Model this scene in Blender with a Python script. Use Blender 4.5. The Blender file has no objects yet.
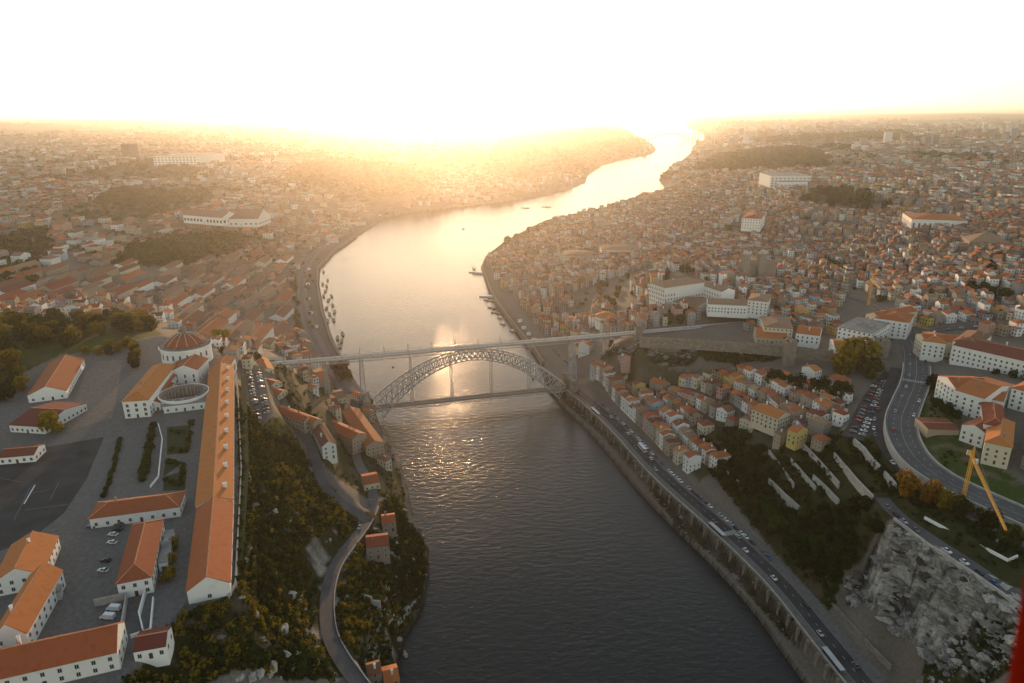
import bpy, math, random
import numpy as np
from mathutils import Vector, Matrix
R = math.radians
rng = random.Random(7)
nrg = np.random.default_rng(11)
sc = bpy.context.scene
COL = sc.collection

# ------------------------------------------------------------------ camera
CAMH = 262.0
FPX = 683.0
PITCH = math.atan((341.5 - 114.0) / FPX)
ROLL = math.atan(7 / 1024)
cr, sr_, cp, sp = math.cos(ROLL), math.sin(ROLL), math.cos(PITCH), math.sin(PITCH)

def ray(px, py):
    dx, vy = px - 512, 341.5 - py
    u = dx * cr + vy * sr_
    v = -dx * sr_ + vy * cr
    return np.array([u, FPX * cp + v * sp, -FPX * sp + v * cp])

def P(px, py, z=0.0):
    """photo direction -> point of the world at height z"""
    d = ray(px, py)
    t = (z - CAMH) / d[2]
    return (d[0] * t, d[1] * t, z)

def proj(x, y, z):
    dz = z - CAMH
    X = x; Y = y * sp + dz * cp; D = y * cp - dz * sp
    u = X / D * FPX; v = Y / D * FPX
    dx = u * cr - v * sr_
    vy = u * sr_ + v * cr
    return 512 + dx, 341.5 - vy, D

cam_d = bpy.data.cameras.new('camera')
cam_d.sensor_width = 36; cam_d.lens = 36 * FPX / 1024
cam_d.clip_start = 0.05; cam_d.clip_end = 200000
cam = bpy.data.objects.new('camera', cam_d)
COL.objects.link(cam)
right_l, up_l, fwd = Vector((1, 0, 0)), Vector((0, sp, cp)), Vector((0, cp, -sp))
c_r = right_l * cr - up_l * sr_
c_u = right_l * sr_ + up_l * cr
m = Matrix((c_r, c_u, -fwd)).transposed().to_4x4()
m.translation = (0, 0, CAMH)
cam.matrix_world = m
cam_d.dof.use_dof = True
cam_d.dof.focus_distance = 500
cam_d.dof.aperture_fstop = 3.6
sc.camera = cam

# ------------------------------------------------------------------ light
SUN_AZ = R(-6.0)      # from +Y, positive to the right
SUN_EL = R(2.3)
w = bpy.data.worlds.new('World'); sc.world = w; w.use_nodes = True
nt = w.node_tree; nt.nodes.clear()
sky = nt.nodes.new('ShaderNodeTexSky'); sky.sky_type = 'NISHITA'; sky.sun_disc = False
sky.sun_elevation = SUN_EL; sky.sun_rotation = SUN_AZ
sky.altitude = 100; sky.air_density = 1.0; sky.dust_density = 0.3; sky.ozone_density = 1.0
bg = nt.nodes.new('ShaderNodeBackground'); bg.inputs[1].default_value = 0.15
wo = nt.nodes.new('ShaderNodeOutputWorld')
hs_ = nt.nodes.new('ShaderNodeHueSaturation'); hs_.inputs['Saturation'].default_value = .70
nt.links.new(sky.outputs[0], hs_.inputs['Color']); nt.links.new(hs_.outputs[0], bg.inputs[0]); nt.links.new(bg.outputs[0], wo.inputs[0])
sd = bpy.data.lights.new('sun', 'SUN'); sd.energy = 2.0; sd.angle = R(0.6); sd.color = (0.88, 0.52, 0.26)
so = bpy.data.objects.new('sun', sd); COL.objects.link(so)
sdir = Vector((math.sin(SUN_AZ) * math.cos(SUN_EL), math.cos(SUN_AZ) * math.cos(SUN_EL), math.sin(SUN_EL)))
so.rotation_euler = sdir.to_track_quat('Z', 'Y').to_euler()
sc.view_settings.view_transform = 'Standard'; sc.view_settings.look = 'None'
sc.view_settings.gamma = 1; sc.view_settings.exposure = 1.85
sc.view_settings.use_curve_mapping = False
cy = sc.cycles
cy.max_bounces = 4; cy.diffuse_bounces = 2; cy.glossy_bounces = 2; cy.transmission_bounces = 2
cy.volume_bounces = 0; cy.transparent_max_bounces = 4; cy.caustics_reflective = False; cy.caustics_refractive = False
cy.use_denoising = True

# ------------------------------------------------------------------ materials
MATS = {}
def mat(name, col, rough=0.8, noise=0.0, nscale=1.0, spec=0.3, metal=0.0, bump=0.0, ovar=0.0, attr=None, col2=None, coords='Object'):
    if name in MATS: return MATS[name]
    m = bpy.data.materials.new(name); m.use_nodes = True
    t = m.node_tree; n = t.nodes; b = n['Principled BSDF']; L = t.links
    b.inputs['Roughness'].default_value = rough
    b.inputs['Specular IOR Level'].default_value = spec
    b.inputs['Metallic'].default_value = metal
    src = None
    if attr:
        a = n.new('ShaderNodeAttribute'); a.attribute_name = attr; src = a.outputs['Color']
    else:
        c = n.new('ShaderNodeRGB'); c.outputs[0].default_value = (*col, 1); src = c.outputs[0]
    tc = n.new('ShaderNodeTexCoord')
    if noise > 0:
        no = n.new('ShaderNodeTexNoise'); no.inputs['Scale'].default_value = nscale; no.inputs['Detail'].default_value = 4
        L.new(tc.outputs[coords], no.inputs['Vector'])
        if col2:
            mp = n.new('ShaderNodeMapRange'); mp.inputs[1].default_value = .42; mp.inputs[2].default_value = .70
            L.new(no.outputs['Fac'], mp.inputs[0])
            mx = n.new('ShaderNodeMix'); mx.data_type = 'RGBA'
            L.new(mp.outputs[0], mx.inputs[0]); L.new(src, mx.inputs[6]); mx.inputs[7].default_value = (*col2, 1)
            src = mx.outputs[2]
        hv = n.new('ShaderNodeHueSaturation'); mp = n.new('ShaderNodeMapRange')
        mp.inputs[1].default_value = .25; mp.inputs[2].default_value = .75
        mp.inputs[3].default_value = 1 - noise; mp.inputs[4].default_value = 1 + noise
        L.new(no.outputs['Fac'], mp.inputs[0]); L.new(mp.outputs[0], hv.inputs['Value']); L.new(src, hv.inputs['Color'])
        src = hv.outputs[0]
        if bump > 0:
            bp = n.new('ShaderNodeBump'); bp.inputs['Strength'].default_value = bump; bp.inputs['Distance'].default_value = .5
            L.new(no.outputs['Fac'], bp.inputs['Height']); L.new(bp.outputs[0], b.inputs['Normal'])
    if ovar > 0:
        oi = n.new('ShaderNodeObjectInfo'); mp = n.new('ShaderNodeMapRange')
        mp.inputs[3].default_value = 1 - ovar; mp.inputs[4].default_value = 1 + ovar
        hv = n.new('ShaderNodeHueSaturation')
        L.new(oi.outputs['Random'], mp.inputs[0]); L.new(mp.outputs[0], hv.inputs['Value']); L.new(src, hv.inputs['Color'])
        mh = n.new('ShaderNodeMapRange'); mh.inputs[3].default_value = .5 - ovar * .06; mh.inputs[4].default_value = .5 + ovar * .06
        L.new(oi.outputs['Random'], mh.inputs[0]); L.new(mh.outputs[0], hv.inputs['Hue'])
        src = hv.outputs[0]
    L.new(src, b.inputs['Base Color'])
    MATS[name] = m
    return m

# ------------------------------------------------------------------ mesh builder
class MB:
    def __init__(s): s.v = []; s.f = []; s.m = []
    def poly(s, pts, mi=0):
        k = len(s.v); s.v += [tuple(p) for p in pts]; s.f.append(tuple(range(k, k + len(pts)))); s.m.append(mi)
    def hexa(s, b, t, mi=0, caps=True):
        """b, t: matching rings (ccw from above) bottom and top"""
        k = len(s.v); n = len(b); s.v += [tuple(p) for p in b] + [tuple(p) for p in t]
        for i in range(n):
            j = (i + 1) % n; s.f.append((k + i, k + j, k + n + j, k + n + i)); s.m.append(mi)
        if caps:
            s.f.append(tuple(range(k + n, k + 2 * n))); s.m.append(mi)
            s.f.append(tuple(range(k + n - 1, k - 1, -1))); s.m.append(mi)
    def box(s, cx, cy, z0, w, d, h, a=0.0, mi=0):
        ca, sa = math.cos(a), math.sin(a)
        r = [(cx + x * ca - y * sa, cy + x * sa + y * ca) for x, y in ((-w/2, -d/2), (w/2, -d/2), (w/2, d/2), (-w/2, d/2))]
        s.hexa([(x, y, z0) for x, y in r], [(x, y, z0 + h) for x, y in r], mi)
    def bar(s, a, b, w, h=None, mi=0):
        a, b = Vector(a), Vector(b); d = b - a
        if d.length < 1e-6: return
        h = h or w; d.normalize()
        up = Vector((0, 0, 1)) if abs(d.z) < .95 else Vector((0, 1, 0))
        x = d.cross(up).normalized() * (w / 2); y = x.cross(d).normalized() * (h / 2)
        s.hexa([a - x - y, a - x + y, a + x + y, a + x - y], [b - x - y, b - x + y, b + x + y, b + x - y], mi)
    def lathe(s, cx, cy, prof, n=16, mi=0, sx=1, sy=1):
        for (r0, z0), (r1, z1) in zip(prof, prof[1:]):
            for i in range(n):
                a, b = 2 * math.pi * i / n, 2 * math.pi * (i + 1) / n
                q = [(cx + r * math.cos(t) * sx, cy + r * math.sin(t) * sy, z) for r, z, t in ((r0, z0, a), (r0, z0, b), (r1, z1, b), (r1, z1, a))]
                if r0 < 1e-6: q = [q[0], q[2], q[3]]
                elif r1 < 1e-6: q = q[:3]
                s.poly(q, mi)
    def mesh(s, name, mats):
        me = bpy.data.meshes.new(name); me.from_pydata(s.v, [], s.f)
        for m in (mats if isinstance(mats, (list, tuple)) else [mats]): me.materials.append(m)
        if any(s.m): me.polygons.foreach_set('material_index', s.m)
        me.update(); return me
    def build(s, name, mats, parent=None, loc=None):
        return ob(name, s.mesh(name, mats), parent, loc)

def ob(name, data, parent=None, loc=None, rz=0.0, scale=None):
    o = bpy.data.objects.new(name, data); COL.objects.link(o)
    if parent is not None: o.parent = parent
    if loc is not None: o.location = loc
    if rz: o.rotation_euler = (0, 0, rz)
    if scale is not None: o.scale = scale
    return o

THINGS = []
def tag(o, label, cat, group=None, pos=None):
    o['label'] = label; o['category'] = cat
    if group: o['group'] = group
    THINGS.append((o, pos))
    return o
def thing(name, label, cat, loc=(0, 0, 0), rz=0.0, group=None):
    return tag(ob(name, None, None, loc, rz), label, cat, group)
def kind(o, k): o['kind'] = k; return o

def np_mesh(name, V, F, mats, mi=None, smooth=False):
    """V (n,3) F (m,3|4) arrays"""
    me = bpy.data.meshes.new(name); k = F.shape[1]
    me.vertices.add(len(V)); me.vertices.foreach_set('co', V.astype(np.float32).ravel())
    me.loops.add(F.size); me.loops.foreach_set('vertex_index', F.astype(np.int32).ravel())
    me.polygons.add(len(F)); me.polygons.foreach_set('loop_start', np.arange(0, F.size, k, dtype=np.int32))
    try: me.polygons.foreach_set('loop_total', np.full(len(F), k, dtype=np.int32))
    except Exception: pass
    for m in mats: me.materials.append(m)
    if mi is not None: me.polygons.foreach_set('material_index', mi.astype(np.int32))
    me.polygons.foreach_set('use_smooth', np.full(len(F), smooth))
    me.update(calc_edges=True); return me

def inside(px, py, poly):
    """vectorised point in polygon"""
    px = np.asarray(px, float); py = np.asarray(py, float); r = np.zeros(px.shape, bool)
    n = len(poly)
    for i in range(n):
        x0, y0 = poly[i][:2]; x1, y1 = poly[(i + 1) % n][:2]
        if y0 == y1: continue
        c = ((y0 > py) != (y1 > py)) & (px < (x1 - x0) * (py - y0) / (y1 - y0) + x0)
        r ^= c
    return r
def seg_dist(x, y, line, closed=False):
    x = np.asarray(x, float); y = np.asarray(y, float); d = np.full(x.shape, 1e18)
    pts = list(line) + ([line[0]] if closed else [])
    for (x0, y0), (x1, y1) in zip([p[:2] for p in pts], [p[:2] for p in pts[1:]]):
        dx, dy = x1 - x0, y1 - y0; L2 = dx * dx + dy * dy + 1e-9
        t = np.clip(((x - x0) * dx + (y - y0) * dy) / L2, 0, 1)
        d = np.minimum(d, (x - x0 - t * dx) ** 2 + (y - y0 - t * dy) ** 2)
    return np.sqrt(d)
# ------------------------------------------------------------------ river outline (photo directions at water level)
LB = [(370,760),(386,700),(392,683),(402,640),(418,615),(426,590),(428,550),(413,520),(407,490),(400,465),(385,440),(377,420),(372,405),
      (356,385),(345,365),(337,350),(330,335),(323,312),(318,285),(319,268),(334,252),(356,237),(370,228),(383,219),(410,213),(440,210),(500,203),(545,196),
      (570,189),(584,183),(586,176),(600,166),(620,160),(650,154.5),(655,150),(652,145),(645,140.5),(636,136),(628,130)]
FARL = [(600,125),(520,123.5),(470,122.5)]
RB = [(690,128),(704,134),(706,139),(694,146),(692,153),(684,160),(672,167),(666,172),(660,180),(668,190),(655,193),(640,197),(615,206),(575,215),(545,222),(525,232),(505,243),(486,258),(482,268),(486,280),(489,290),(497,305),
      (512,325),(524,340),(534,352),(542,365),(546,385),(549,393),(572,412),(603,440),(642,485),(679,533),(726,572),(768,623),(816,673),(870,740),(960,860)]
RIVER = [P(*p)[:2] for p in LB] + [P(*p)[:2] for p in FARL]
seaL = [(-9000, 60000), (14000, 60000)]
RIVER += seaL + [P(*p)[:2] for p in RB]
RIVER += [(400, -300), (-60, -300), (-90, 60)]

CP = """0 683 88;60 683 88;110 683 86;130 640 88;190 605 88;228 596 88;232 540 88;235 470 88;238 420 88;236 385 88;226 362 86;150 340 88;100 370 88;0 400 88;0 500 88;0 600 88;100 500 88;150 450 88;60 350 88;
0 345 86;120 328 84;225 345 76;240 352 70;262 362 62;285 366 61;252 385 74;262 400 71;268 430 69;245 440 84;248 400 80;275 450 64;255 470 74;250 520 74;252 600 72;250 683 70;200 683 76;150 660 84;
292 400 62;305 425 52;322 460 47;338 490 41;352 505 36;368 512 32;382 500 27;378 480 22;362 520 33;350 550 36;336 575 38;330 600 39;331 630 41;345 660 43;362 690 44;300 480 56;300 540 54;300 620 56;300 683 54;275 570 66;310 600 50;
352 480 26;330 430 36;320 405 42;345 400 14;355 385 10;340 375 12;325 385 24;300 380 48;340 360 12;365 400 10;370 420 9;383 445 8;360 440 18;392 470 9;395 500 14;405 520 8;380 545 30;395 560 20;385 600 24;400 620 14;375 640 34;385 670 30;415 560 7;370 590 32;
320 350 8;310 335 8;300 340 10;318 325 4.5;313 300 4.5;310 280 4.5;312 266 4.5;330 250 4.5;352 235 4.5;368 225 4.5;384 216 5;
288 330 6;280 340 16;262 345 30;240 340 48;290 300 6;284 270 6;270 320 12;255 300 16;200 320 34;215 335 46;150 312 52;100 310 60;0 315 72;60 325 76;250 280 12;200 280 26;150 270 38;80 280 52;0 270 62;250 240 18;150 230 48;60 230 60;0 220 68;
300 240 8;300 220 22;350 212 20;320 200 50;380 200 36;410 203 24;330 180 80;250 190 55;430 190 55;470 197 15;500 188 40;540 190 10;560 175 45;575 184 8;600 160 55;640 150 50;625 145 72;560 150 85;480 150 90;400 150 90;300 150 90;200 150 90;100 160 82;0 160 82;
0 135 95;100 135 95;200 135 95;300 135 95;400 135 90;500 135 88;580 132 90;540 129 92;612 132 88;632 139 62;640 146 45;500 129 95;0 124 110;150 123 115;300 122 115;420 122 100;
580 388 12;600 404 12;640 440 12.5;680 483 13;720 530 13;760 572 13;800 612 13;840 650 13;880 690 13;585 375 12;572 372 10;560 360 6;548 345 5.5;530 325 5;512 300 5;500 290 5;492 278 5;490 262 5;
592 378 14;598 368 26;604 356 42;615 345 54;640 345 60;620 362 44;650 362 46;625 385 22;600 392 14;650 430 15;700 485 15;715 500 15;650 395 24;680 400 30;690 375 42;720 380 46;700 355 58;760 352 64;760 390 52;800 378 62;850 378 68;720 420 32;685 435 20;760 420 43;800 430 55;845 425 64;835 440 60;
730 455 25;700 450 19;760 480 28;780 465 40;820 455 54;850 450 64;865 465 62;830 500 42;790 510 26;800 550 20;840 540 34;880 510 58;870 490 58;740 515 14.5;790 575 14.5;830 612 14.5;880 660 14.5;920 700 15;780 540 18;
893 522 63;930 545 63;965 565 63;1010 590 63;900 545 55;925 575 50;880 560 38;862 585 22;850 600 16;960 610 46;930 620 36;905 640 21;940 660 27;985 625 54;1000 660 46;960 683 33;1024 640 64;1024 700 50;900 600 28;
905 345 74;915 375 74;900 400 73;893 430 72;910 455 71;945 478 70;985 500 69;1040 520 68;880 380 70;865 410 68;858 435 66;885 450 67;900 480 65;930 505 65;1000 545 65;1040 560 66;960 440 74;1000 430 76;1024 400 79;950 390 78;1000 350 82;940 350 77;
640 330 58;700 325 62;755 320 63;755 335 64;810 335 68;870 335 72;620 325 42;595 330 26;580 345 14;565 330 9;
690 270 74;660 285 62;730 275 72;640 300 50;615 300 34;590 300 18;560 310 9;530 300 6;560 280 12;540 260 8;510 262 6;500 255 6;600 260 26;620 240 26;600 228 12;640 270 48;560 235 10;700 235 55;650 215 24;690 210 46;750 205 70;680 190 34;665 185 8;700 180 40;
800 300 70;760 300 68;850 300 70;900 310 78;1000 310 85;900 270 74;1000 270 92;800 260 60;750 245 56;850 240 66;900 220 90;1020 220 104;800 210 84;740 180 70;700 168 50;760 165 82;850 180 92;950 180 105;760 150 85;720 160 70;900 160 104;1000 160 104;
712 147 30;730 146 60;735 140 75;680 138 70;900 138 95;1000 135 100;780 135 90;1024 124 110;900 123 110;780 124 100;715 129 75;650 131 75;664 134 60;640 124 60"""
cps = []
for row in CP.replace('\n', '').split(';'):
    a = [float(q) for q in row.split()]
    cps.append(P(*a))
for i, p in enumerate(LB[:-3] + RB[4:]):
    cps.append((*P(*p)[:2], 2.5))
# ground outside the photo, so that the land goes on
for a_, r_, z_ in ((-62,60,88),(-62,200,90),(-62,500,80),(-62,1500,70),(-62,5000,95),(-62,20000,120),(62,150,60),(62,400,80),(62,1200,90),(62,5000,110),(62,20000,120),
                   (-30,20000,120),(30,20000,120),(0,20000,40),(-70,60,88),(-40,60,80),(40,60,14),(60,60,30),(-20,40,30)):
    cps.append((r_ * math.sin(R(a_)), r_ * math.cos(R(a_)), z_))
cps = np.array(cps)
def lp(x, y):
    r = np.hypot(x, y) + 1e-6
    return np.stack([np.arctan2(x, y) * 1.0, np.log(r) * .55], -1)
C2 = lp(cps[:, 0], cps[:, 1])
# drop near-duplicates
keep = []
for i in range(len(C2)):
    if all(np.hypot(*(C2[i] - C2[j])) > 1.5e-3 for j in keep): keep.append(i)
C2 = C2[keep]; CZ = cps[keep, 2]
D = np.hypot(C2[:, None, 0] - C2[None, :, 0], C2[:, None, 1] - C2[None, :, 1])
A = np.zeros((len(C2) + 1,) * 2); A[:-1, :-1] = -D - np.eye(len(C2)) * .0012; A[-1, :-1] = A[:-1, -1] = 1
WT = np.linalg.solve(A, np.append(CZ, 0))
def vnoise(x, y, s, seed=0):
    xi = x / s; yi = y / s; x0 = np.floor(xi).astype(int); y0 = np.floor(yi).astype(int)
    fx = xi - x0; fy = yi - y0; fx = fx * fx * (3 - 2 * fx); fy = fy * fy * (3 - 2 * fy)
    def h(a, b):
        n = (a * 374761393 + b * 668265263 + seed * 974711) & 0x7fffffff
        n = ((n ^ (n >> 13)) * 1274126177) & 0x7fffffff
        return ((n ^ (n >> 16)) & 0xffff) / 65535.
    return (h(x0, y0) * (1 - fx) + h(x0 + 1, y0) * fx) * (1 - fy) + (h(x0, y0 + 1) * (1 - fx) + h(x0 + 1, y0 + 1) * fx) * fy
def region(pts, z=None):
    return [P(*p)[:2] for p in pts]
# rough ground: cliffs and rock get relief
CLIFFL = region([(236,470,80),(250,440,75),(275,470,62),(300,480,54),(335,520,40),(328,560,38),(322,620,41),(345,700,44),(240,700,75),(215,640,82),(236,590,86)])
CLIFFR = region([(340,600,38),(345,560,34),(395,525,16),(404,490,8),(428,555,3),(428,600,3),(395,700,3),(372,700,40),(345,650,42)])
ROCK = region([(893,524,62),(925,545,61),(975,570,61),(1030,610,61),(1030,683,45),(960,690,28),(905,645,18),(850,605,16),(845,580,20),(870,560,35),(880,535,52)])
GUIND = region([(594,380,14),(596,362,30),(605,350,46),(640,344,58),(700,344,62),(700,352,60),(655,362,46),(640,372,34),(610,380,20)])
def Zraw(x, y):
    s = x.shape; x = x.ravel(); y = y.ravel(); out = np.empty(len(x))
    for k in range(0, len(x), 40000):
        q = lp(x[k:k+40000], y[k:k+40000])
        d = np.hypot(q[:, None, 0] - C2[None, :, 0], q[:, None, 1] - C2[None, :, 1])
        out[k:k+40000] = -(d @ WT[:-1]) + WT[-1]
    z = np.maximum(out, 2.2)
    r = np.hypot(x, y)
    for poly, amp in ((CLIFFL, 7), (CLIFFR, 5), (ROCK, 12), (GUIND, 6)):
        k = inside(x, y, poly); 
        if not k.any(): continue
        e = np.clip(seg_dist(x[k], y[k], poly, True) / 12, 0, 1)
        n = (vnoise(x[k], y[k], 17, 3) - .5) + .5 * (vnoise(x[k], y[k], 7, 4) - .5) + .3 * (vnoise(x[k], y[k], 3, 5) - .5)
        z[k] += amp * e * n
    k = inside(x, y, ROCK)
    if k.any():
        e = np.clip(seg_dist(x[k], y[k], ROCK, True) / 10, 0, 1); zz = z[k]; st = 5.5 + 2 * vnoise(x[k], y[k], 30, 71)
        q = (np.floor(zz / st) + np.clip((zz / st % 1 - .3) * 2.2, 0, 1)) * st; z[k] = zz + (q - zz) * .75 * e
    z += np.clip((r - 1500) / 3000, 0, 1) * 14 * (vnoise(x, y, 700, 8) - .5) * np.clip(z / 60, 0, 1)
    z += np.clip((r - 5000) / 8000, 0, 1) * 95 * (vnoise(x, y, 2600, 9) - .12) * np.clip(z / 60, 0, 1)
    ins = inside(x, y, RIVER); dd = seg_dist(x, y, RIVER, True)
    sc_ = np.clip(r / 600, .5, 8)
    z = np.where(ins, np.maximum(-6, 1.5 - dd / sc_ * 1.3), np.minimum(z, 1.5 + dd / sc_ * 2.2))
    return z.reshape(s)
NA, NR = 800, 1250
AZ = np.linspace(R(-72), R(72), NA); RR = 40 * np.exp(np.linspace(0, math.log(45000 / 40), NR))
GA, GR = np.meshgrid(AZ, RR)              # (NR, NA)
GX, GY = GR * np.sin(GA), GR * np.cos(GA)
GZ = Zraw(GX, GY)
def flatten(poly, z, soft=6.0):
    """level a terrace of ground"""
    global GZ
    k = inside(GX, GY, poly); GZ[k] = z
    m_ = ~k & (GR < 1500); d = seg_dist(GX[m_], GY[m_], poly, True); f = np.clip(d / soft, 0, 1)
    GZ[m_] = GZ[m_] * f + z * (1 - f)
def Z(x, y):
    a = math.atan2(x, y); r = max(math.hypot(x, y), 41)
    i = (a - AZ[0]) / (AZ[1] - AZ[0]); j = math.log(r / 40) / math.log(45000 / 40) * (NR - 1)
    i = min(max(i, 0), NA - 1.001); j = min(max(j, 0), NR - 1.001); i0, j0 = int(i), int(j); u, v = i - i0, j - j0
    return float((GZ[j0, i0] * (1 - u) + GZ[j0, i0 + 1] * u) * (1 - v) + (GZ[j0 + 1, i0] * (1 - u) + GZ[j0 + 1, i0 + 1] * u) * v)
def G(px, py):
    """where the photo direction meets the ground"""
    d = ray(px, py); d = d / np.linalg.norm(d); t = 60.0; last = t
    while t < 40000:
        x, y, z = d[0] * t, d[1] * t, CAMH + d[2] * t
        if z < max(Z(x, y), 0): break
        last = t; t *= 1.006
    lo, hi = last, t
    for _ in range(12):
        mid = (lo + hi) / 2; x, y, z = d[0] * mid, d[1] * mid, CAMH + d[2] * mid
        if z < max(Z(x, y), 0): hi = mid
        else: lo = mid
    x, y = d[0] * hi, d[1] * hi
    return (x, y, max(Z(x, y), 0))
# ------------------------------------------------------------------ roads carved into the ground
def W3(pts):
    """list of (px,py,z) -> world"""
    return [P(*p) for p in pts]
def resample(line, step):
    out = [tuple(line[0])]
    for a, b in zip(line, line[1:]):
        L_ = math.dist(a[:2], b[:2]); n = max(1, int(L_ / step))
        for i in range(1, n + 1):
            t = i / n; out.append(tuple(a[k] + (b[k] - a[k]) * t for k in range(3)))
    return out
def smooth(line, it=2):
    for _ in range(it):
        o = [line[0]]
        for a, b in zip(line, line[1:]):
            o += [tuple(a[k] * .75 + b[k] * .25 for k in range(3)), tuple(a[k] * .25 + b[k] * .75 for k in range(3))]
        line = o + [line[-1]]
    return line
def normals(line):
    ns = []
    for i in range(len(line)):
        a = line[max(i - 1, 0)]; b = line[min(i + 1, len(line) - 1)]
        dx, dy = b[0] - a[0], b[1] - a[1]; l = math.hypot(dx, dy) or 1
        ns.append((dy / l, -dx / l))          # to the right of travel
    return ns
def offset(line, d):
    return [(p[0] + n[0] * d, p[1] + n[1] * d, p[2]) for p, n in zip(line, normals(line))]
def carve(line, hw, blend=8.0, dz=-.35):
    line = resample(line, 6.0); A_ = np.array(line)
    x0, y0 = A_[:, 0].min() - hw - blend - 5, A_[:, 1].min() - hw - blend - 5
    x1, y1 = A_[:, 0].max() + hw + blend + 5, A_[:, 1].max() + hw + blend + 5
    k = np.argwhere((GX > x0) & (GX < x1) & (GY > y0) & (GY < y1))
    X = GX[k[:, 0], k[:, 1]]; Y = GY[k[:, 0], k[:, 1]]
    d = np.full(len(X), 1e9); zz = np.zeros(len(X))
    for a, b in zip(A_, A_[1:]):
        dx, dy = b[0] - a[0], b[1] - a[1]; t = np.clip(((X - a[0]) * dx + (Y - a[1]) * dy) / (dx * dx + dy * dy + 1e-9), 0, 1)
        q = np.hypot(X - a[0] - t * dx, Y - a[1] - t * dy); s = q < d
        d[s] = q[s]; zz[s] = (a[2] + (b[2] - a[2]) * t)[s]
    f = np.clip((d - hw) / blend, 0, 1); f = f * f * (3 - 2 * f)
    GZ[k[:, 0], k[:, 1]] = GZ[k[:, 0], k[:, 1]] * f + (zz + dz) * (1 - f)
def strip(line, a, b, dz=0.0, mb=None, mi=0, thick=0.0):
    """sheet along a line between offsets a<b (right positive)"""
    mb = mb or MB(); l, r = offset(line, a), offset(line, b)
    for i in range(len(line) - 1):
        q = [l[i], r[i], r[i + 1], l[i + 1]]
        top = [(p[0], p[1], p[2] + dz) for p in q]
        mb.poly(top, mi)
        if thick:
            bt = [(p[0], p[1], p[2] + dz - thick) for p in q]
            mb.poly([bt[0], bt[3], top[3], top[0]], mi); mb.poly([bt[2], bt[1], top[1], top[2]], mi)
    return mb

WALLEDGE = smooth([P(x, y, z) for x, y, z in ((566,390,11),(574,396,11.5),(590,410,12),(612,431,12.5),(642,466,13),(664,488,13),(714,532,13.5),(768,584,14),(806,634,14),(845,683,14.5),(905,760,15),(990,870,15))])
# travel goes towards the camera; the river is on the right of travel, the city on the left
RIVERROAD = offset(WALLEDGE, -11)
CLIFFROAD = smooth([P(x, y, z) for x, y, z in ((371,483,24),(375,504,29),(363.5,527.5,33),(349,545,36),(334,566,37.5),(327,590,39),(326,614,40.5),(329,637,42),(340,658,43),(355,679,44),(375,706,45),(400,740,46))])
SLOPEROAD = smooth([P(x, y, z) for x, y, z in ((268,378,64),(276,398,61),(284,412,58),(298,426,53),(310,440,49),(315,457,46),(321,480,42),(332,497,38),(349,508,35),(362,516,33),(368,522,32.6))])
LOWROAD = smooth([P(x, y, z) for x, y, z in ((346,398,14),(352,430,17),(357,463,20),(369,480,24),(371,484,24.2))])
HIGHWAY = smooth([P(x, y, z) for x, y, z in ((898,322,76),(910,338,75),(916,352,74),(917,380,73.5),(906,405,73),(900,421,72.5),(903,439,72),(915,459,71.5),(938,477,71),(970,493,70.5),(1024,517,70),(1080,542,70),(1200,600,70))])
SIDEROAD = smooth([P(x, y, z) for x, y, z in ((896,368,72),(889,390,71),(881,412,69.5),(876,428,69),(884,448,67.5),(902,470,66.5),(930,492,66.5),(975,515,66.5),(1060,552,67))])
ROCKROAD = smooth([P(x, y, z) for x, y, z in ((882,498,62),(895,514,63),(930,539,63.5),(965,561,63.5),(1000,586,64),(1030,606,64.5),(1080,640,65))])
QUAYL = smooth([P(x, y, z) for x, y, z in ((350,392,9),(340,378,7),(328,362,5.5),(318,345,5),(307,320,5),(302,295,5),(303,270,5),(318,249,5),(345,232,5),(372,219,5.5),(398,208,6),(440,204,7),(500,196.5,8),(545,189.5,8),(572,182,8))])
QUAYR = smooth([P(x, y, z) for x, y, z in ((578,376,10.5),(556,355,6.5),(540,340,6),(526,322,6),(513,304,6),(507,294,6))])
CITYST = [smooth([P(x, y, z) for x, y, z in l]) for l in (
    ((898,322,76),(880,306,76),(850,296,73),(820,293,71),(790,292,70)),
    ((910,338,75),(935,330,79),(975,326,83),(1030,322,88)),
    ((893,352,73),(862,350,72),(835,352,71)))]
PARADE = [P(x, y, 88)[:2] for x, y in ((-30,556),(-30,455),(30,450),(104,437),(86,480),(64,513),(30,540),(0,551))]
carve(offset(WALLEDGE, -11), 11.0, 6)
wl_ = [(p[0], p[1], 3.4) for p in offset(WALLEDGE, 5.2)]
carve(wl_, 3.0, 2.4)
for l, hw in ((CLIFFROAD, 4), (SLOPEROAD, 4), (LOWROAD, 4), (HIGHWAY, 11), (SIDEROAD, 5), (ROCKROAD, 5), (QUAYL, 9), (QUAYR, 8)):
    carve(l, hw, 8)
for l in CITYST: carve(l, 5, 6)
carve([P(650, 329.5, 59), P(757, 320, 60.3)], 5, 8)
PLATEAU = region([(-60,690,88),(-60,402,88),(30,372,88),(95,352,88),(160,335,88),(208,342,88),(232,372,88),(237,410,88),(240,470,88),(234,592,88),(186,612,88),(130,668,88),(120,700,88)])
flatten(PLATEAU, 88.0, 7)
LOTL = [P(x, y, 70)[:2] for x, y in ((243,372),(262,368),(272,412),(268,425),(252,420))]
flatten(LOTL, 70.0, 8)
LOTR = [P(x, y, 68.5)[:2] for x, y in ((884,369),(894,375),(868,442),(842,436),(862,398))]
flatten(LOTR, 68.5, 5)

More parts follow.
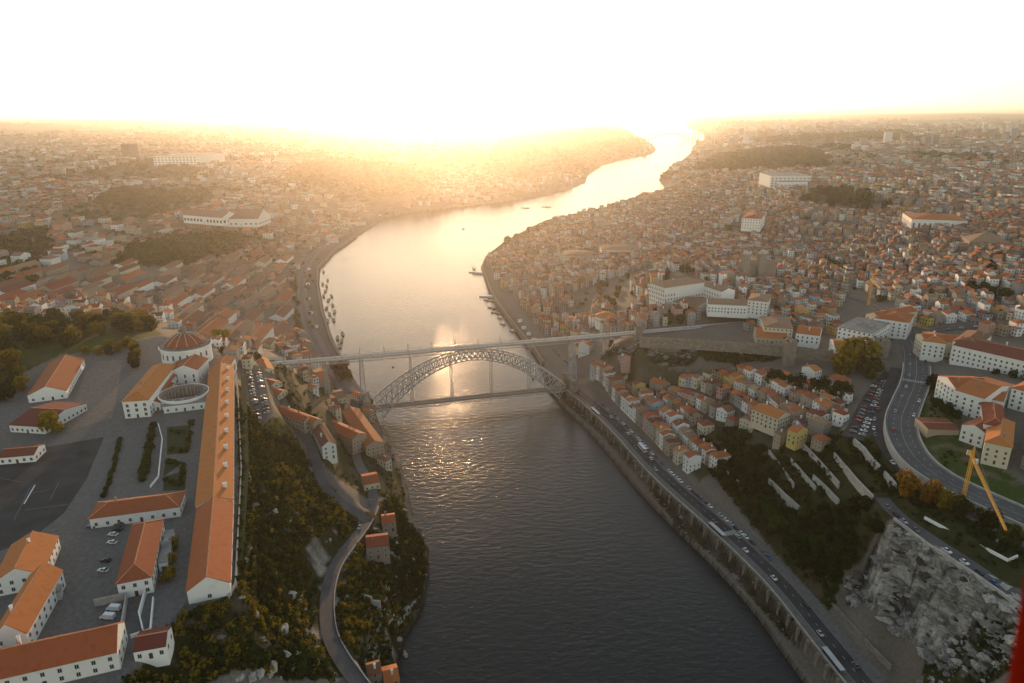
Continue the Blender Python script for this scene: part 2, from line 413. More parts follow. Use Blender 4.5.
# ------------------------------------------------------------------ ground colours
GC = np.empty(GX.shape + (3,))
n1 = vnoise(GX, GY, 60, 21); n2 = vnoise(GX, GY, 14, 22); n3 = vnoise(GX, GY, 5, 23); n4 = vnoise(GX, GY, 400, 24)
urban = np.array([.17, .15, .13]); scrub = np.array([.035, .038, .014]); grass = np.array([.05, .075, .018]); earth = np.array([.13, .10, .07]); rockc = np.array([.34, .32, .30])
def mixc(a, b, t): return a * (1 - t[..., None]) + b * t[..., None]
GC[:] = mixc(np.broadcast_to(urban, GC.shape), earth, np.clip(n1 * .8 * n2, 0, 1))
far = np.clip((GR - 2200) / 3000, 0, 1) * (n4 > .42)
GC[:] = mixc(GC, np.array([.06, .07, .03]), np.clip(far * (.4 + n1), 0, 1))
def paint(poly, c, t=1.0, pat=None):
    k = inside(GX, GY, poly); f = np.full(k.sum(), t) if pat is None else pat[k]
    GC[k] = GC[k] * (1 - f[:, None]) + np.array(c) * f[:, None]
veg = np.clip((n2 * .6 + n3 * .4 - .25) * 3, 0, 1)
HILLL = region([(236,372,86),(262,430,72),(300,440,56),(360,520,33),(395,500,12),(430,550,3),(428,600,3),(395,720,3),(120,720,80),(186,606,86),(232,596,86)])
paint(HILLL, scrub); paint(HILLL, earth, pat=np.clip((n2 + n3 - 1.15) * 3, 0, .8))
paint(HILLL, rockc * .8, pat=np.clip((n3 * .5 + n1 * .5 - .62) * 9, 0, 1))
GRASSL = region([(247,430,78),(262,425,70),(285,425,58),(300,445,54),(312,470,46),(308,500,48),(270,500,64),(250,480,76)])
paint(GRASSL, grass); paint(GRASSL, scrub, pat=veg * .6)
MORRO = region([(-40,400,86),(-40,345,82),(0,330,80),(110,318,66),(150,322,74),(165,334,86),(95,352,88),(60,355,88),(20,375,88)])
paint(MORRO, scrub); paint(MORRO, grass, pat=veg * .7)
BANKR = [p[:2] for p in offset(WALLEDGE, 0)] + [P(*p)[:2] for p in RB[::-1][:12]]
paint(BANKR, [.085, .075, .06]); paint(BANKR, scrub, pat=veg * .6); paint(BANKR, [.04, .034, .026], pat=np.clip((3.2 - GZ) / 1.5, 0, 1))
TERR = region([(730,450,24),(760,425,44),(800,438,54),(845,432,66),(893,455,64),(893,520,62),(845,575,20),(830,610,15),(740,512,15),(705,470,16)])
paint(TERR, scrub * 1.1); paint(TERR, earth * .8, pat=np.clip((n2 - .6) * 4, 0, .8))
paint(ROCK, rockc); paint(ROCK, [.16, .15, .14], pat=np.clip((n2 * .5 + n3 * .5 - .42) * 5, 0, 1)); paint(ROCK, [.5, .46, .42], pat=np.clip((n1 * .6 + n3 * .4 - .6) * 6, 0, .9))
LOWROCK = region([(925,660,22),(965,652,32),(1030,650,52),(1030,700,45),(920,700,18)])
paint(LOWROCK, scrub, pat=np.clip(veg + .2, 0, 1))
paint(GUIND, [.16, .135, .105]); paint(GUIND, scrub * 1.3, pat=np.clip((n2 * .7 + n3 * .5 - .45) * 4, 0, 1))
GUTOP = region([(596,378,20),(605,352,48),(640,346,58),(760,350,64),(790,352,68),(770,366,58),(700,362,52),(655,362,46),(615,372,30)])
paint(GUTOP, scrub * 1.5, pat=np.clip((n1 * .6 + n3 * .5 - .3) * 3, 0, 1))
HWIN = region([(918,395,74),(940,385,76),(965,430,74),(1000,470,72),(1040,495,71),(1040,520,70),(965,490,70),(920,462,71),(912,425,72)])
paint(HWIN, grass); paint(HWIN, earth, pat=np.clip((n3 - .5) * 3, 0, 1))
HWOUT = region([(872,430,68),(886,440,67),(905,478,66),(960,515,66),(1040,555,66),(1040,600,64),(960,560,63),(890,505,63),(862,450,66)])
paint(HWOUT, scrub * 1.2)
for a in range(26):                       # woods, gardens and fields among the far houses
    pass
SLOPE2 = region([(268,365,62),(300,372,48),(345,372,12),(372,405,8),(400,470,4),(408,520,4),(372,500,26),(330,470,44),(300,430,54)])
paint(SLOPE2, [.10, .085, .06]); paint(SLOPE2, scrub * 1.2, pat=np.clip(veg + .15, 0, 1))
HILLR = region([(600,375,20),(655,362,46),(700,366,52),(765,370,60),(850,386,68),(842,430,66),(800,442,54),(765,445,44),(735,450,30),(700,480,16),(640,420,14)])
paint(HILLR, [.11, .10, .08]); paint(HILLR, scrub * 1.4, pat=veg * .75)
kf = (GR > 1500) & (n4 < .55) & (GZ > 3); GC[kf] = GC[kf] * .4 + np.array([.055, .06, .028]) * .6
paint(ROCK, [.06, .058, .055], pat=np.clip((np.abs(vnoise(GX, GY, 11, 61) - .5) < .06) * .8 + (n3 > .72) * .6, 0, 1))
kk = inside(GX, GY, PLATEAU); GC[kk] = np.array([.15, .145, .14])
BANKL = inside(GX, GY, [P(*p)[:2] for p in LB[8:26]] + [p[:2] for p in offset(QUAYL, -12)[::-1]])
GC[BANKL] = np.array([.11, .105, .10])
near_w = (GZ < 2.4) & (GR < 2500); GC[near_w] = np.array([.05, .045, .032])

idx = np.arange(NR * NA).reshape(NR, NA)
F = np.stack([idx[:-1, :-1], idx[:-1, 1:], idx[1:, 1:], idx[1:, :-1]], -1).reshape(-1, 4)
V = np.stack([GX, GY, GZ], -1).reshape(-1, 3)
gm = mat('ground', (0, 0, 0), rough=.95, noise=.25, nscale=.8, spec=.1, attr='gcol', bump=.3)
_t = gm.node_tree; _n = _t.nodes; _l = _t.links; _b = _n['Principled BSDF']
_src = _b.inputs['Base Color'].links[0].from_socket; _a = _n.new('ShaderNodeAttribute'); _a.attribute_name = 'rockmask'
_tc = _n.new('ShaderNodeTexCoord'); _mp = _n.new('ShaderNodeMapping'); _mp.inputs['Scale'].default_value = (1, 1, 1.8); _l.new(_tc.outputs['Object'], _mp.inputs[0])
_no = _n.new('ShaderNodeTexNoise'); _no.inputs['Scale'].default_value = .10; _no.inputs['Detail'].default_value = 9; _no.inputs['Roughness'].default_value = .68; _no.inputs['Distortion'].default_value = .45
_l.new(_mp.outputs[0], _no.inputs['Vector'])
_mr = _n.new('ShaderNodeMapRange'); _mr.inputs[1].default_value = .40; _mr.inputs[2].default_value = .60; _mr.inputs[3].default_value = .38; _mr.inputs[4].default_value = 1.4; _l.new(_no.outputs['Fac'], _mr.inputs[0])
_hv = _n.new('ShaderNodeHueSaturation'); _l.new(_src, _hv.inputs['Color']); _l.new(_mr.outputs[0], _hv.inputs['Value']); _l.new(_a.outputs['Fac'], _hv.inputs['Fac']); _l.new(_hv.outputs[0], _b.inputs['Base Color'])
_bp = _n.new('ShaderNodeBump'); _bp.inputs['Distance'].default_value = 3.0; _l.new(_no.outputs['Fac'], _bp.inputs['Height']); _l.new(_a.outputs['Fac'], _bp.inputs['Strength'])
_l.new(_b.inputs['Normal'].links[0].from_socket, _bp.inputs['Normal']); _l.new(_bp.outputs[0], _b.inputs['Normal'])
me = np_mesh('terrain', V, F, [gm], smooth=True)
ca = me.color_attributes.new('gcol', 'FLOAT_COLOR', 'POINT')
ca.data.foreach_set('color', np.concatenate([GC, np.ones(GC.shape[:2] + (1,))], -1).astype(np.float32).ravel())
RM = np.maximum(inside(GX, GY, ROCK) * 1.0, np.maximum(inside(GX, GY, GUIND) * .8, np.maximum(inside(GX, GY, HILLL) * .6, inside(GX, GY, BANKR) * .8))); RM[inside(GX, GY, LOWROCK)] = .7
rm_ = me.attributes.new('rockmask', 'FLOAT', 'POINT'); rm_.data.foreach_set('value', RM.astype(np.float32).ravel())
kind(ob('terrain', me), 'structure')
mb = MB(); mb.poly([(-3000, -3000, -30), (3000, -3000, -30), (3000, 60, -30), (-3000, 60, -30)]); 
kind(mb.build('ground', gm), 'structure')

# ------------------------------------------------------------------ water
wm = bpy.data.materials.new('river_water'); wm.use_nodes = True
t = wm.node_tree; n = t.nodes; L = t.links; b = n['Principled BSDF']
b.inputs['Base Color'].default_value = (.012, .017, .018, 1); b.inputs['Roughness'].default_value = .17; b.inputs['IOR'].default_value = 1.33
b.inputs['Specular IOR Level'].default_value = .5
tc = n.new('ShaderNodeTexCoord'); mp = n.new('ShaderNodeMapping'); mp.inputs['Scale'].default_value = (.55, 1.0, 1); mp.inputs['Rotation'].default_value = (0, 0, R(-12))
L.new(tc.outputs['Object'], mp.inputs[0])
a1 = n.new('ShaderNodeTexNoise'); a1.inputs['Scale'].default_value = .28; a1.inputs['Detail'].default_value = 5; a1.inputs['Roughness'].default_value = .62
a2 = n.new('ShaderNodeTexNoise'); a2.inputs['Scale'].default_value = .012; a2.inputs['Detail'].default_value = 2
L.new(mp.outputs[0], a1.inputs['Vector']); L.new(mp.outputs[0], a2.inputs['Vector'])
mr = n.new('ShaderNodeMapRange'); mr.inputs[1].default_value = .35; mr.inputs[2].default_value = .65; mr.inputs[3].default_value = .75; mr.inputs[4].default_value = 1.0
L.new(a2.outputs['Fac'], mr.inputs[0])
bp = n.new('ShaderNodeBump'); bp.inputs['Distance'].default_value = .48
L.new(a1.outputs['Fac'], bp.inputs['Height']); L.new(mr.outputs[0], bp.inputs['Strength']); L.new(bp.outputs[0], b.inputs['Normal'])
mb = MB(); mb.poly([(-70000, -500, 0), (70000, -500, 0), (70000, 90000, 0), (-70000, 90000, 0)])
kind(mb.build('river', wm), 'structure')

# ------------------------------------------------------------------ road surfaces
asph = mat('asphalt', (.052, .052, .056), rough=.9, noise=.35, nscale=.09, spec=.2)
asph2 = mat('worn_asphalt', (.10, .10, .105), rough=.9, noise=.22, nscale=.12, spec=.2)
pave = mat('paving', (.24, .23, .22), rough=.9, noise=.16, nscale=.4, spec=.2)
pave2 = mat('granite_setts', (.14, .135, .13), rough=.9, noise=.25, nscale=.5, spec=.2)
white = mat('road_paint', (.42, .42, .41), rough=.8, noise=.2, nscale=1)
stone = mat('granite_masonry', (.23, .20, .17), rough=.95, noise=.3, nscale=.35, spec=.1, bump=.5)
stone_l = mat('pale_stone', (.42, .40, .37), rough=.95, noise=.25, nscale=.5, spec=.1, bump=.4)
plaster_w = mat('white_plaster', (.82, .81, .79), rough=.9, noise=.10, nscale=.25, spec=.1)
def road(name, line, a, b, m_, dz=.12):
    line = resample(line, 5); return kind(strip(line, a, b, dz).build(name, m_), 'structure')
road('riverside_pavement', WALLEDGE, -20, -.2, pave2, .06)
road('riverside_road', WALLEDGE, -13.5, -4.2, asph, .10)
road('cliff_road', CLIFFROAD, -3.2, 3.2, asph2); road('slope_road', SLOPEROAD, -3.2, 3.2, asph2, .14); road('lower_road', LOWROAD, -3.2, 3.2, pave2, .16)
road('highway', HIGHWAY, -8.5, 8.5, asph2, .12)
road('side_road', SIDEROAD, -3.5, 3.5, asph, .10); road('rock_road', ROCKROAD, -4, 4, asph2)
road('quay_left', QUAYL, -8, 7, pave2, .05); road('quay_road_left', QUAYL, -4, 1, asph2, .09); road('quay_right', QUAYR, -6, 6, pave2, .05)
for l in CITYST: road('city_street', l, -4.5, 4.5, asph2, .12)
def dashes(name, line, offs, on, off, w_, dz, m_=white):
    mb = MB(); line = resample(line, 1.0)
    for o_ in offs:
        l = offset(line, o_); acc = 0; seg = []
        for p in l:
            acc += 1.0
            if acc % (on + off) < on: seg.append(p)
            else:
                if len(seg) > 1: strip(seg, -w_ / 2, w_ / 2, dz, mb)
                seg = []
        if len(seg) > 1: strip(seg, -w_ / 2, w_ / 2, dz, mb)
    return kind(mb.build(name, m_), 'structure')
dashes('road_markings', WALLEDGE, [-8.85], 3, 4, .2, .107); dashes('road_markings', WALLEDGE, [-4.6, -13.1], 5, 0.001, .2, .107)
dashes('road_markings', HIGHWAY, [-4.2, 4.2], 3, 4, .25, .127); dashes('road_markings', HIGHWAY, [0, 8.0, -8.0], 5, .001, .18, .127)
mb = MB(); 
for l, i0 in ((resample(WALLEDGE, 1.0), 0),):
    # a zebra crossing on the riverside road
    tx, ty = P(726, 531, 13.6)[:2]; k0 = min(range(len(l)), key=lambda i: math.dist(l[i][:2], (tx, ty)))
    for s_ in range(9):
        o_ = -4.7 - s_ * 1.02; strip([offset(l, o_)[k] for k in (k0, k0 + 2, k0 + 4)], -.28, .28, .111, mb)
l = resample(HIGHWAY, 1.0); tx, ty = P(917, 381, 73.5)[:2]; k0 = min(range(len(l)), key=lambda i: math.dist(l[i][:2], (tx, ty)))
for s_ in range(15):
    o_ = -7.6 + s_ * 1.08; strip([offset(l, o_)[k] for k in (k0, k0 + 2, k0 + 4)], -.28, .28, .131, mb)
kind(mb.build('zebra_crossing', white), 'structure')
def sheet(name, poly, z, m_):
    mb = MB(); pts = [(p[0], p[1], z) for p in poly]
    ar = sum(a[0] * b[1] - b[0] * a[1] for a, b in zip(pts, pts[1:] + pts[:1]))
    mb.poly(pts if ar > 0 else pts[::-1]); return kind(mb.build(name, m_), 'structure')
sheet('parade_ground', PARADE, 88.02, asph)
sheet('asphalt_stain', [P(x, y, 88)[:2] for x, y in ((77,453),(82,450),(89,451),(90,455),(85,457),(78,457))], 88.028, mat('dark_stain', (.025, .025, .027), rough=.9, noise=.3, nscale=.6))
sheet('gravel_square', [P(x, y, 88)[:2] for x, y in ((86,372),(100,361),(122,360),(118,392),(112,418),(66,432),(72,405))], 88.02, mat('gravel', (.20, .165, .14), rough=.95, noise=.2, nscale=.4))
sheet('courtyard', [P(x, y, 88)[:2] for x, y in ((72,515),(98,520),(122,514),(120,600),(95,612),(60,632),(42,610),(66,560))], 88.02, pave2)
sheet('car_park_surface', LOTL, 70.04, asph2); sheet('car_park_surface', LOTR, 68.54, asph)
faint = mat('worn_court_paint', (.16, .16, .16), rough=.9, noise=.3, nscale=.5); mb = MB()
for a, b in (((32,493),(49,490)),((50,500),(59,482)),((24,510),(70,504)),((0,478),(20,482)),((14,520),(30,488))):
    a, b = P(*a, 88), P(*b, 88); mb.bar((a[0], a[1], 88.03), (b[0], b[1], 88.03), .3, .012)
kind(mb.build('court_markings', faint), 'structure')
mb = MB()
for a, b in (((24,504),(35,485)),):
    a, b = P(*a, 88), P(*b, 88); mb.bar((a[0], a[1], 88.03), (b[0], b[1], 88.03), .55, .014)
kind(mb.build('court_markings', mat('court_paint', (.7, .7, .7))), 'structure')
lawn = mat('lawn', (.03, .045, .014), rough=.95, noise=.35, nscale=.6)
for q in (((167,427),(191,425),(188,453),(167,455)), ((166,458),(184,462),(163,477)), ((164,477),(187,470),(185,490),(163,491)), ((241,372),(246,374),(249,470),(243,560),(238,560),(241,470))):
    kind(sheet('lawn', [P(x, y, 88)[:2] for x, y in q], 88.03, lawn), 'structure')
sheet('garden_path', [P(x, y, 88)[:2] for x, y in ((192,420),(205,415),(193,500),(186,500))], 88.024, pave2)

# ------------------------------------------------------------------ embankment and retaining walls
def wallmesh(line, h_down, h_up, th, mi=0, mb=None):
    """solid wall along line: top at z+h_up, bottom z-h_down, thickness to the left"""
    mb = mb or MB(); r, l = line, offset(line, -th)
    for i in range(len(line) - 1):
        q = [r[i], r[i + 1], l[i + 1], l[i]]
        mb.hexa([(p[0], p[1], p[2] - h_down) for p in q][::-1], [(p[0], p[1], p[2] + h_up) for p in q][::-1], mi)
    return mb
emb = thing('embankment_wall', 'long granite embankment wall with buttresses carrying the riverside road', 'wall', (0, 0, 0))
L_ = resample(WALLEDGE, 9.0)
wallmesh(L_, 11, 0.0, 2.0).build('wall_face', stone, emb)
wallmesh(offset(L_, .25), -.02, 1.0, .5).build('parapet', stone_l, emb)
mb = MB(); ns = normals(L_)
for i, (p, q) in enumerate(zip(L_, ns)):
    if 2 < i < len(L_) - 4:
        bt = MB(); a_ = math.atan2(q[1], q[0]); bt.box(p[0] + q[0] * .8, p[1] + q[1] * .8, p[2] - 11, 1.6, 1.7, 10.2, a_)
        bt.build('buttress', stone, emb)
def wall(name, pts, h, th, m_, label, down=3, sm=False, cat='wall', group=None, par=True, step=12):
    l = W3(pts) if len(pts[0]) == 3 else [G(*p) for p in pts]
    l = resample(smooth(l) if sm else l, step)
    if len(pts[0]) == 2: l = [(p[0], p[1], Z(p[0], p[1])) for p in l]
    o = wallmesh(l, down, h, th).build(name, m_)
    return tag(o, label, cat, group, pos=l[len(l) // 2])
# quays
wall('quay_wall', [(x, y, 2) for x, y in LB[13:22]], 3.2, 2.5, stone, 'stone quay wall curving along the far side of the river on the left', 6, False)
wall('quay_wall', [(x, y, 2) for x, y in RB[12:26]][::1], 4.2, 2.5, stone, 'stone quay wall along the riverside square beyond the bridge on the right', 6)
# terraces
for i, (pts, h) in enumerate(((((799,446),(818,466),(838,489)), 4.5), (((768,455),(781,472),(793,489)), 4), (((790,462),(802,476),(815,491)), 3), (((833,458),(848,476),(863,493)), 4),
                (((768,484),(784,500),(801,515)), 4.5), (((812,480),(826,493),(838,506)), 4), (((762,474),(776,490),(790,506)), 2.5), (((845,470),(858,486),(872,500)), 3.), (((706,452),(722,470),(742,488)), 2.5))):
    ga, gb = G(*pts[0]), G(*pts[-1]); zl = [ga[2] + (gb[2] - ga[2]) * k_ / (len(pts) - 1) for k_ in range(len(pts))]
    pts = [(x, y, z_) for (x, y), z_ in zip(pts, zl)]
    wall('terrace_wall', pts, h, .7, stone_l, 'pale stone retaining wall on the overgrown terraces above the river road', 3, group='terrace walls', step=6)
wall('retaining_wall', [(852,446),(862,455),(878,474),(893,492)], 5, 1.5, stone_l, 'tall pale retaining wall between the car park and the terraces', 8, step=6)
wall('parapet_wall', [(924,518,66),(950,532,66),(985,549,66),(1008,561,66),(1018,557,66)], .9, .7, plaster_w, 'long white parapet wall bent at its end above the rock face', .6, step=8)
wall('retaining_wall', [(893,520,62.5),(925,545,63),(970,574,63.5),(1010,602,64),(1060,640,65)], 1.6, 1.0, stone_l, 'grey stone wall edging the road at the top of the bare rock', 6, step=8)
wall('retaining_wall', [(826,600,14.5),(850,625,15),(872,650,16),(890,668,16)], 1.5, 1.0, stone, 'dark retaining wall at the foot of the bare rock', 3, step=8)
# highway parapets
conc = mat('concrete', (.42, .40, .37), rough=.9, noise=.15, nscale=.4, spec=.2)
hw_ = resample(HIGHWAY, 6)[14:]
tag(wallmesh(offset(hw_, 9.6), 5.0, 1.0, .9).build('road_parapet', conc), 'pale concrete parapet along the outer edge of the curved highway', 'parapet', pos=hw_[20])
tag(wallmesh(offset(hw_, -8.7), 4.0, 1.0, .9).build('road_parapet', conc), 'pale concrete parapet along the inner edge of the curved highway', 'parapet', pos=hw_[20])
cl = resample(CLIFFROAD, 5)[6:]
tag(wallmesh(offset(cl, 3.9), 2, .9, .4).build('road_parapet', stone_l), 'low stone parapet on the river side of the winding cliff road', 'parapet', pos=cl[10]) if False else None
tag(wallmesh(offset(cl, -3.4), 3, .7, .5).build('road_parapet', stone_l), 'low stone parapet beside the winding road below the cliff', 'parapet', pos=cl[10])
# city wall with battlements
def city_wall(pts, label):
    t_ = thing('city_wall', label, 'wall', (0, 0, 0))
    l = resample(W3(pts), 2.4)
    wallmesh(l, 9, 0, 2.2).build('wall_face', stone, t_)
    mb = MB()
    for i in range(0, len(l) - 1, 2): wallmesh(l[i:i + 2], 0, 1.1, .8, mb=mb)
    mb.build('battlements', stone, t_)
city_wall([(640,338,70),(690,340,72),(743,343,73),(775,346,74),(786,347,75)], 'old battlemented granite city wall on the green slope behind the bridge')
city_wall([(797,348,76),(830,351,78),(850,352,79),(874,352,80)], 'short stretch of old city wall right of the square wall tower')
def tower(px, py, z, w_, h, label):
    x, y, _ = P(px, py, z); t_ = thing('wall_tower', label, 'tower', (x, y, z - h))
    mb = MB(); mb.box(0, 0, 0, w_, w_, h); mb.box(0, 0, h + .01, w_ + .8, w_ + .8, .8); mb.build('tower_body', stone, t_)
    mb = MB(); k = w_ / 2 + .1
    for s in (-1, 0, 1):
        for a, b in ((s * k, k), (s * k, -k), (k, s * k), (-k, s * k)):
            if s == 1 and abs(a) == abs(b) and (a, b) != (k, k) and (a, b) != (k, -k) and (a, b) != (-k, k): continue
            mb = MB(); mb.box(a, b, h + .82, 1.0, 1.0, 1.3); mb.build('merlon', stone, t_)
tower(791, 341, 84, 8, 26, 'square battlemented stone tower in the middle of the city wall')
tower(883, 340, 86, 8.5, 26, 'square stone tower at the right end of the city wall beside the yellow tree')
tower(639, 326, 72, 6.5, 22, 'slim stone tower where the upper bridge deck meets the cliff')

# ------------------------------------------------------------------ the iron arch bridge
iron = mat('painted_iron', (.31, .32, .34), rough=.55, noise=.1, nscale=.3, spec=.4)
iron_d = mat('dark_iron', (.12, .125, .13), rough=.6, noise=.1, nscale=.5)
UL, UR = P(268, 360.5, 62), P(757, 319.5, 62)
SL, SR = P(375, 407, 12), P(563, 387.5, 12)   # arch springs
ax = Vector((SR[0] - SL[0], SR[1] - SL[1], 0)); span = ax.length; ax.normalize(); nx = Vector((-ax.y, ax.x, 0))
# the deck follows the arch line, so take its distance from the arch
c0 = Vector((SL[0], SL[1], 0))
def BP(s, o, z): return c0 + ax * s + nx * o + Vector((0, 0, z))
DZ = 62.0
def s_of(p): return (Vector((p[0], p[1], 0)) - c0).dot(ax)
sL, sR = s_of(UL), s_of(UR)
br = thing('arch_bridge', 'two-level grey iron arch bridge crossing the river', 'bridge', (c0.x, c0.y, 0))
BOFF = Vector((-c0.x, -c0.y, 0))
class BMB(MB):
    def build(s, name, m_, parent=br):
        s.v = [(v[0] - c0.x, v[1] - c0.y, v[2]) for v in s.v]; return s.mesh_ob(name, m_, parent)
    def mesh_ob(s, name, m_, parent): return ob(name, s.mesh(name, m_), parent)
# upper deck: slab, two lattice girders
mb = BMB(); mb.bar(BP(sL, 0, DZ - .3), BP(sR, 0, DZ - .3), 8.4, .6); mb.build('upper_deck', mat('deck_paving', (.52, .49, .45), rough=.8, noise=.12, nscale=.3))
mb = BMB()
for o_ in (-1.2, 1.2):
    for g in (-.72, .72): mb.bar(BP(sL, o_ * 1.0 + g, DZ + .03), BP(sR, o_ + g, DZ + .03), .12, .06)
mb.build('tram_rails', iron_d)
for side in (-1, 1):
    mb = BMB(); o_ = side * 3.6
    mb.bar(BP(sL, o_, DZ - .85), BP(sR, o_, DZ - .85), .5, .5); mb.bar(BP(sL, o_, DZ - 4.0), BP(sR, o_, DZ - 4.0), .5, .5)
    s = sL; k = 0
    while s < sR - 1:
        e = min(s + 4, sR)
        mb.bar(BP(s, o_, DZ - .8), BP(e, o_, DZ - 3.9), .22); mb.bar(BP(s, o_, DZ - 3.9), BP(e, o_, DZ - .8), .22); mb.bar(BP(s, o_, DZ - 3.9), BP(s, o_, DZ - .8), .25)
        s += 4
    mb.build('deck_girder', iron)
    mb = BMB(); o_ = side * 4.1
    mb.bar(BP(sL, o_, DZ + 1.1), BP(sR, o_, DZ + 1.1), .12); mb.bar(BP(sL, o_, DZ + .5), BP(sR, o_, DZ + .5), .06)
    s = sL
    while s < sR: mb.bar(BP(s, o_, DZ), BP(s, o_, DZ + 1.1), .1); s += 2
    mb.build('railing', iron_d)
# arch: two ribs, crescent shape, lattice
def top_z(u): return 17 + (DZ - 4.2 - 17) * (1 - (2 * u - 1) ** 2)
def bot_z(u): return 4 + (DZ - 12.2 - 4) * (1 - (2 * u - 1) ** 2)
NS = 34
for side in (-1, 1):
    mb = BMB()
    def off(u): return side * (3.6 + 4.6 * (2 * u - 1) ** 2)
    T = [BP(span * (i / NS), off(i / NS), top_z(i / NS)) for i in range(NS + 1)]
    B = [BP(span * (.035 + .93 * i / NS), off(i / NS), bot_z(i / NS)) for i in range(NS + 1)]
    for i in range(NS):
        mb.bar(T[i], T[i + 1], .8, .8); mb.bar(B[i], B[i + 1], .8, .8)
        mb.bar(T[i], B[i + 1], .48); mb.bar(B[i], T[i + 1], .48)
    for i in range(NS + 1): mb.bar(T[i], B[i], .45)
    mb.build('arch_rib', iron)
mb = BMB()
for i in range(NS + 1):
    u = i / NS; w_ = 3.6 + 4.6 * (2 * u - 1) ** 2; w2 = 3.6 + 4.6 * (2 * min(u + 1 / NS, 1) - 1) ** 2; s0, s1 = span * u, span * min(u + 1 / NS, 1)
    q0, q1 = span * (.035 + .93 * u), span * (.035 + .93 * min(u + 1 / NS, 1))
    mb.bar(BP(s0, -w_, top_z(u)), BP(s0, w_, top_z(u)), .35); mb.bar(BP(q0, -w_, bot_z(u)), BP(q0, w_, bot_z(u)), .35)
    if i < NS:
        v = (i + 1) / NS
        mb.bar(BP(s0, -w_, top_z(u)), BP(s1, w2, top_z(v)), .26); mb.bar(BP(s0, w_, top_z(u)), BP(s1, -w2, top_z(v)), .26)
        mb.bar(BP(q0, -w_, bot_z(u)), BP(q1, w2, bot_z(v)), .26)
mb.build('cross_bracing', iron)
# lower deck
mb = BMB(); mb.bar(BP(-14, 0, 11.7), BP(span + 14, 0, 11.7), 8.2, .6); mb.build('lower_deck', asph2)
mb = BMB()
for o_ in (-3.9, 3.9):
    mb.bar(BP(-6, o_, 11.2), BP(span + 6, o_, 11.2), .4, .4); mb.bar(BP(-6, o_, 9.2), BP(span + 6, o_, 9.2), .4, .4)
    s = -6
    while s < span + 5: mb.bar(BP(s, o_, 11), BP(s + 3, o_, 9.2), .2); mb.bar(BP(s, o_, 9.2), BP(s + 3, o_, 11), .2); s += 3
    mb.bar(BP(-14, o_ * 1.02, 13.1), BP(span + 14, o_ * 1.02, 13.1), .14)
    s = -14
    while s < span + 14: mb.bar(BP(s, o_ * 1.02, 12), BP(s, o_ * 1.02, 13.1), .1); s += 2
mb.build('lower_girder', iron)
# hangers, and posts carrying the deck from the arch
for s in (.19, .395, .605, .81):
    mb = BMB(); d = span * s
    for o_ in (-3.2, 3.2):
        zt = DZ - 4.2
        for q in (-1.1, 1.1): mb.bar(BP(d + q, o_, 11.8), BP(d + q * .55, o_, zt), .26)
        z_ = 13
        while z_ < zt - 4: mb.bar(BP(d - 1.0, o_, z_), BP(d + 1.0, o_, z_ + 4), .14); mb.bar(BP(d + 1.0, o_, z_), BP(d - 1.0, o_, z_ + 4), .14); z_ += 4
    z_ = 20
    while z_ < zt: mb.bar(BP(d, -3.2, z_), BP(d, 3.2, z_), .16); z_ += 8
    mb.build('hanger', iron)
def pylon(s, z0, name='iron_pier', w0=5.5):
    mb = BMB(); z1 = DZ - 4.2; n_ = max(3, int((z1 - z0) / 7))
    C_ = lambda a, b, t: BP(s + a * (w0 + (2.2 - w0) * t) / 2, b * (5.5 + (3.4 - 5.5) * t), z0 + (z1 - z0) * t)
    for a in (-1, 1):
        for b in (-1, 1): mb.bar(C_(a, b, 0), C_(a, b, 1), .6)
    for i in range(n_):
        t0, t1 = i / n_, (i + 1) / n_
        for a in (-1, 1):
            mb.bar(C_(a, -1, t0), C_(a, 1, t1), .28); mb.bar(C_(a, 1, t0), C_(a, -1, t1), .28); mb.bar(C_(a, -1, t1), C_(a, 1, t1), .3)
            mb.bar(C_(-1, a, t0), C_(1, a, t1), .24); mb.bar(C_(1, a, t0), C_(-1, a, t1), .24); mb.bar(C_(-1, a, t1), C_(1, a, t1), .3)
    mb.build(name, iron)
pylon(-9, 22); pylon(span + 9, 22); pylon(-40, 14, w0=4); pylon(-68, 30, w0=3.5); pylon(-92, 48, w0=3); pylon(span + 42, 24, w0=4)
for s, sg in ((-7, 1), (span + 7, -1)):
    mb = BMB()
    for o_ in (-9.5, 9.5):
        b_ = BP(s, o_, 0); mb.box(b_.x, b_.y, -6, 8, 7, 24, math.atan2(ax.y, ax.x)); mb.box(b_.x, b_.y, 18.01, 6.4, 5.4, 4.5, math.atan2(ax.y, ax.x))
    b_ = BP(s, 0, 0); mb.box(b_.x, b_.y, -6, 7.6, 12, 14, math.atan2(ax.y, ax.x)); mb.box(b_.x, b_.y, 18.02, 5.0, 13.5, 3.9, math.atan2(ax.y, ax.x))
    mb.build('masonry_pier', stone)
# lamp posts along the upper deck
lamp_m = None
for i in range(22):
    for side in (-1, 1):
        s = sL + 14 + i * (sR - sL - 20) / 21.5; p = BP(s, side * 3.75, DZ)
        if lamp_m is None:
            mb = MB(); mb.bar((0, 0, 0), (0, 0, 6), .22); mb.bar((0, 0, 6), (0, 0, 6.01), .1)
            lamp_m = mb.mesh('lamp_post', iron_d); mb = MB(); mb.lathe(0, 0, [(.08, 5.9), (.35, 6.1), (.3, 6.5), (0, 6.7)], 8); head_m = mb.mesh('lamp_head', iron_d)
        o = thing('lamp_post', 'slender dark lamp post standing on the upper bridge deck', 'street lamp', p, 0, 'lamp posts on the upper bridge deck')
        ob('post', lamp_m, o); ob('lamp_head', head_m, o)
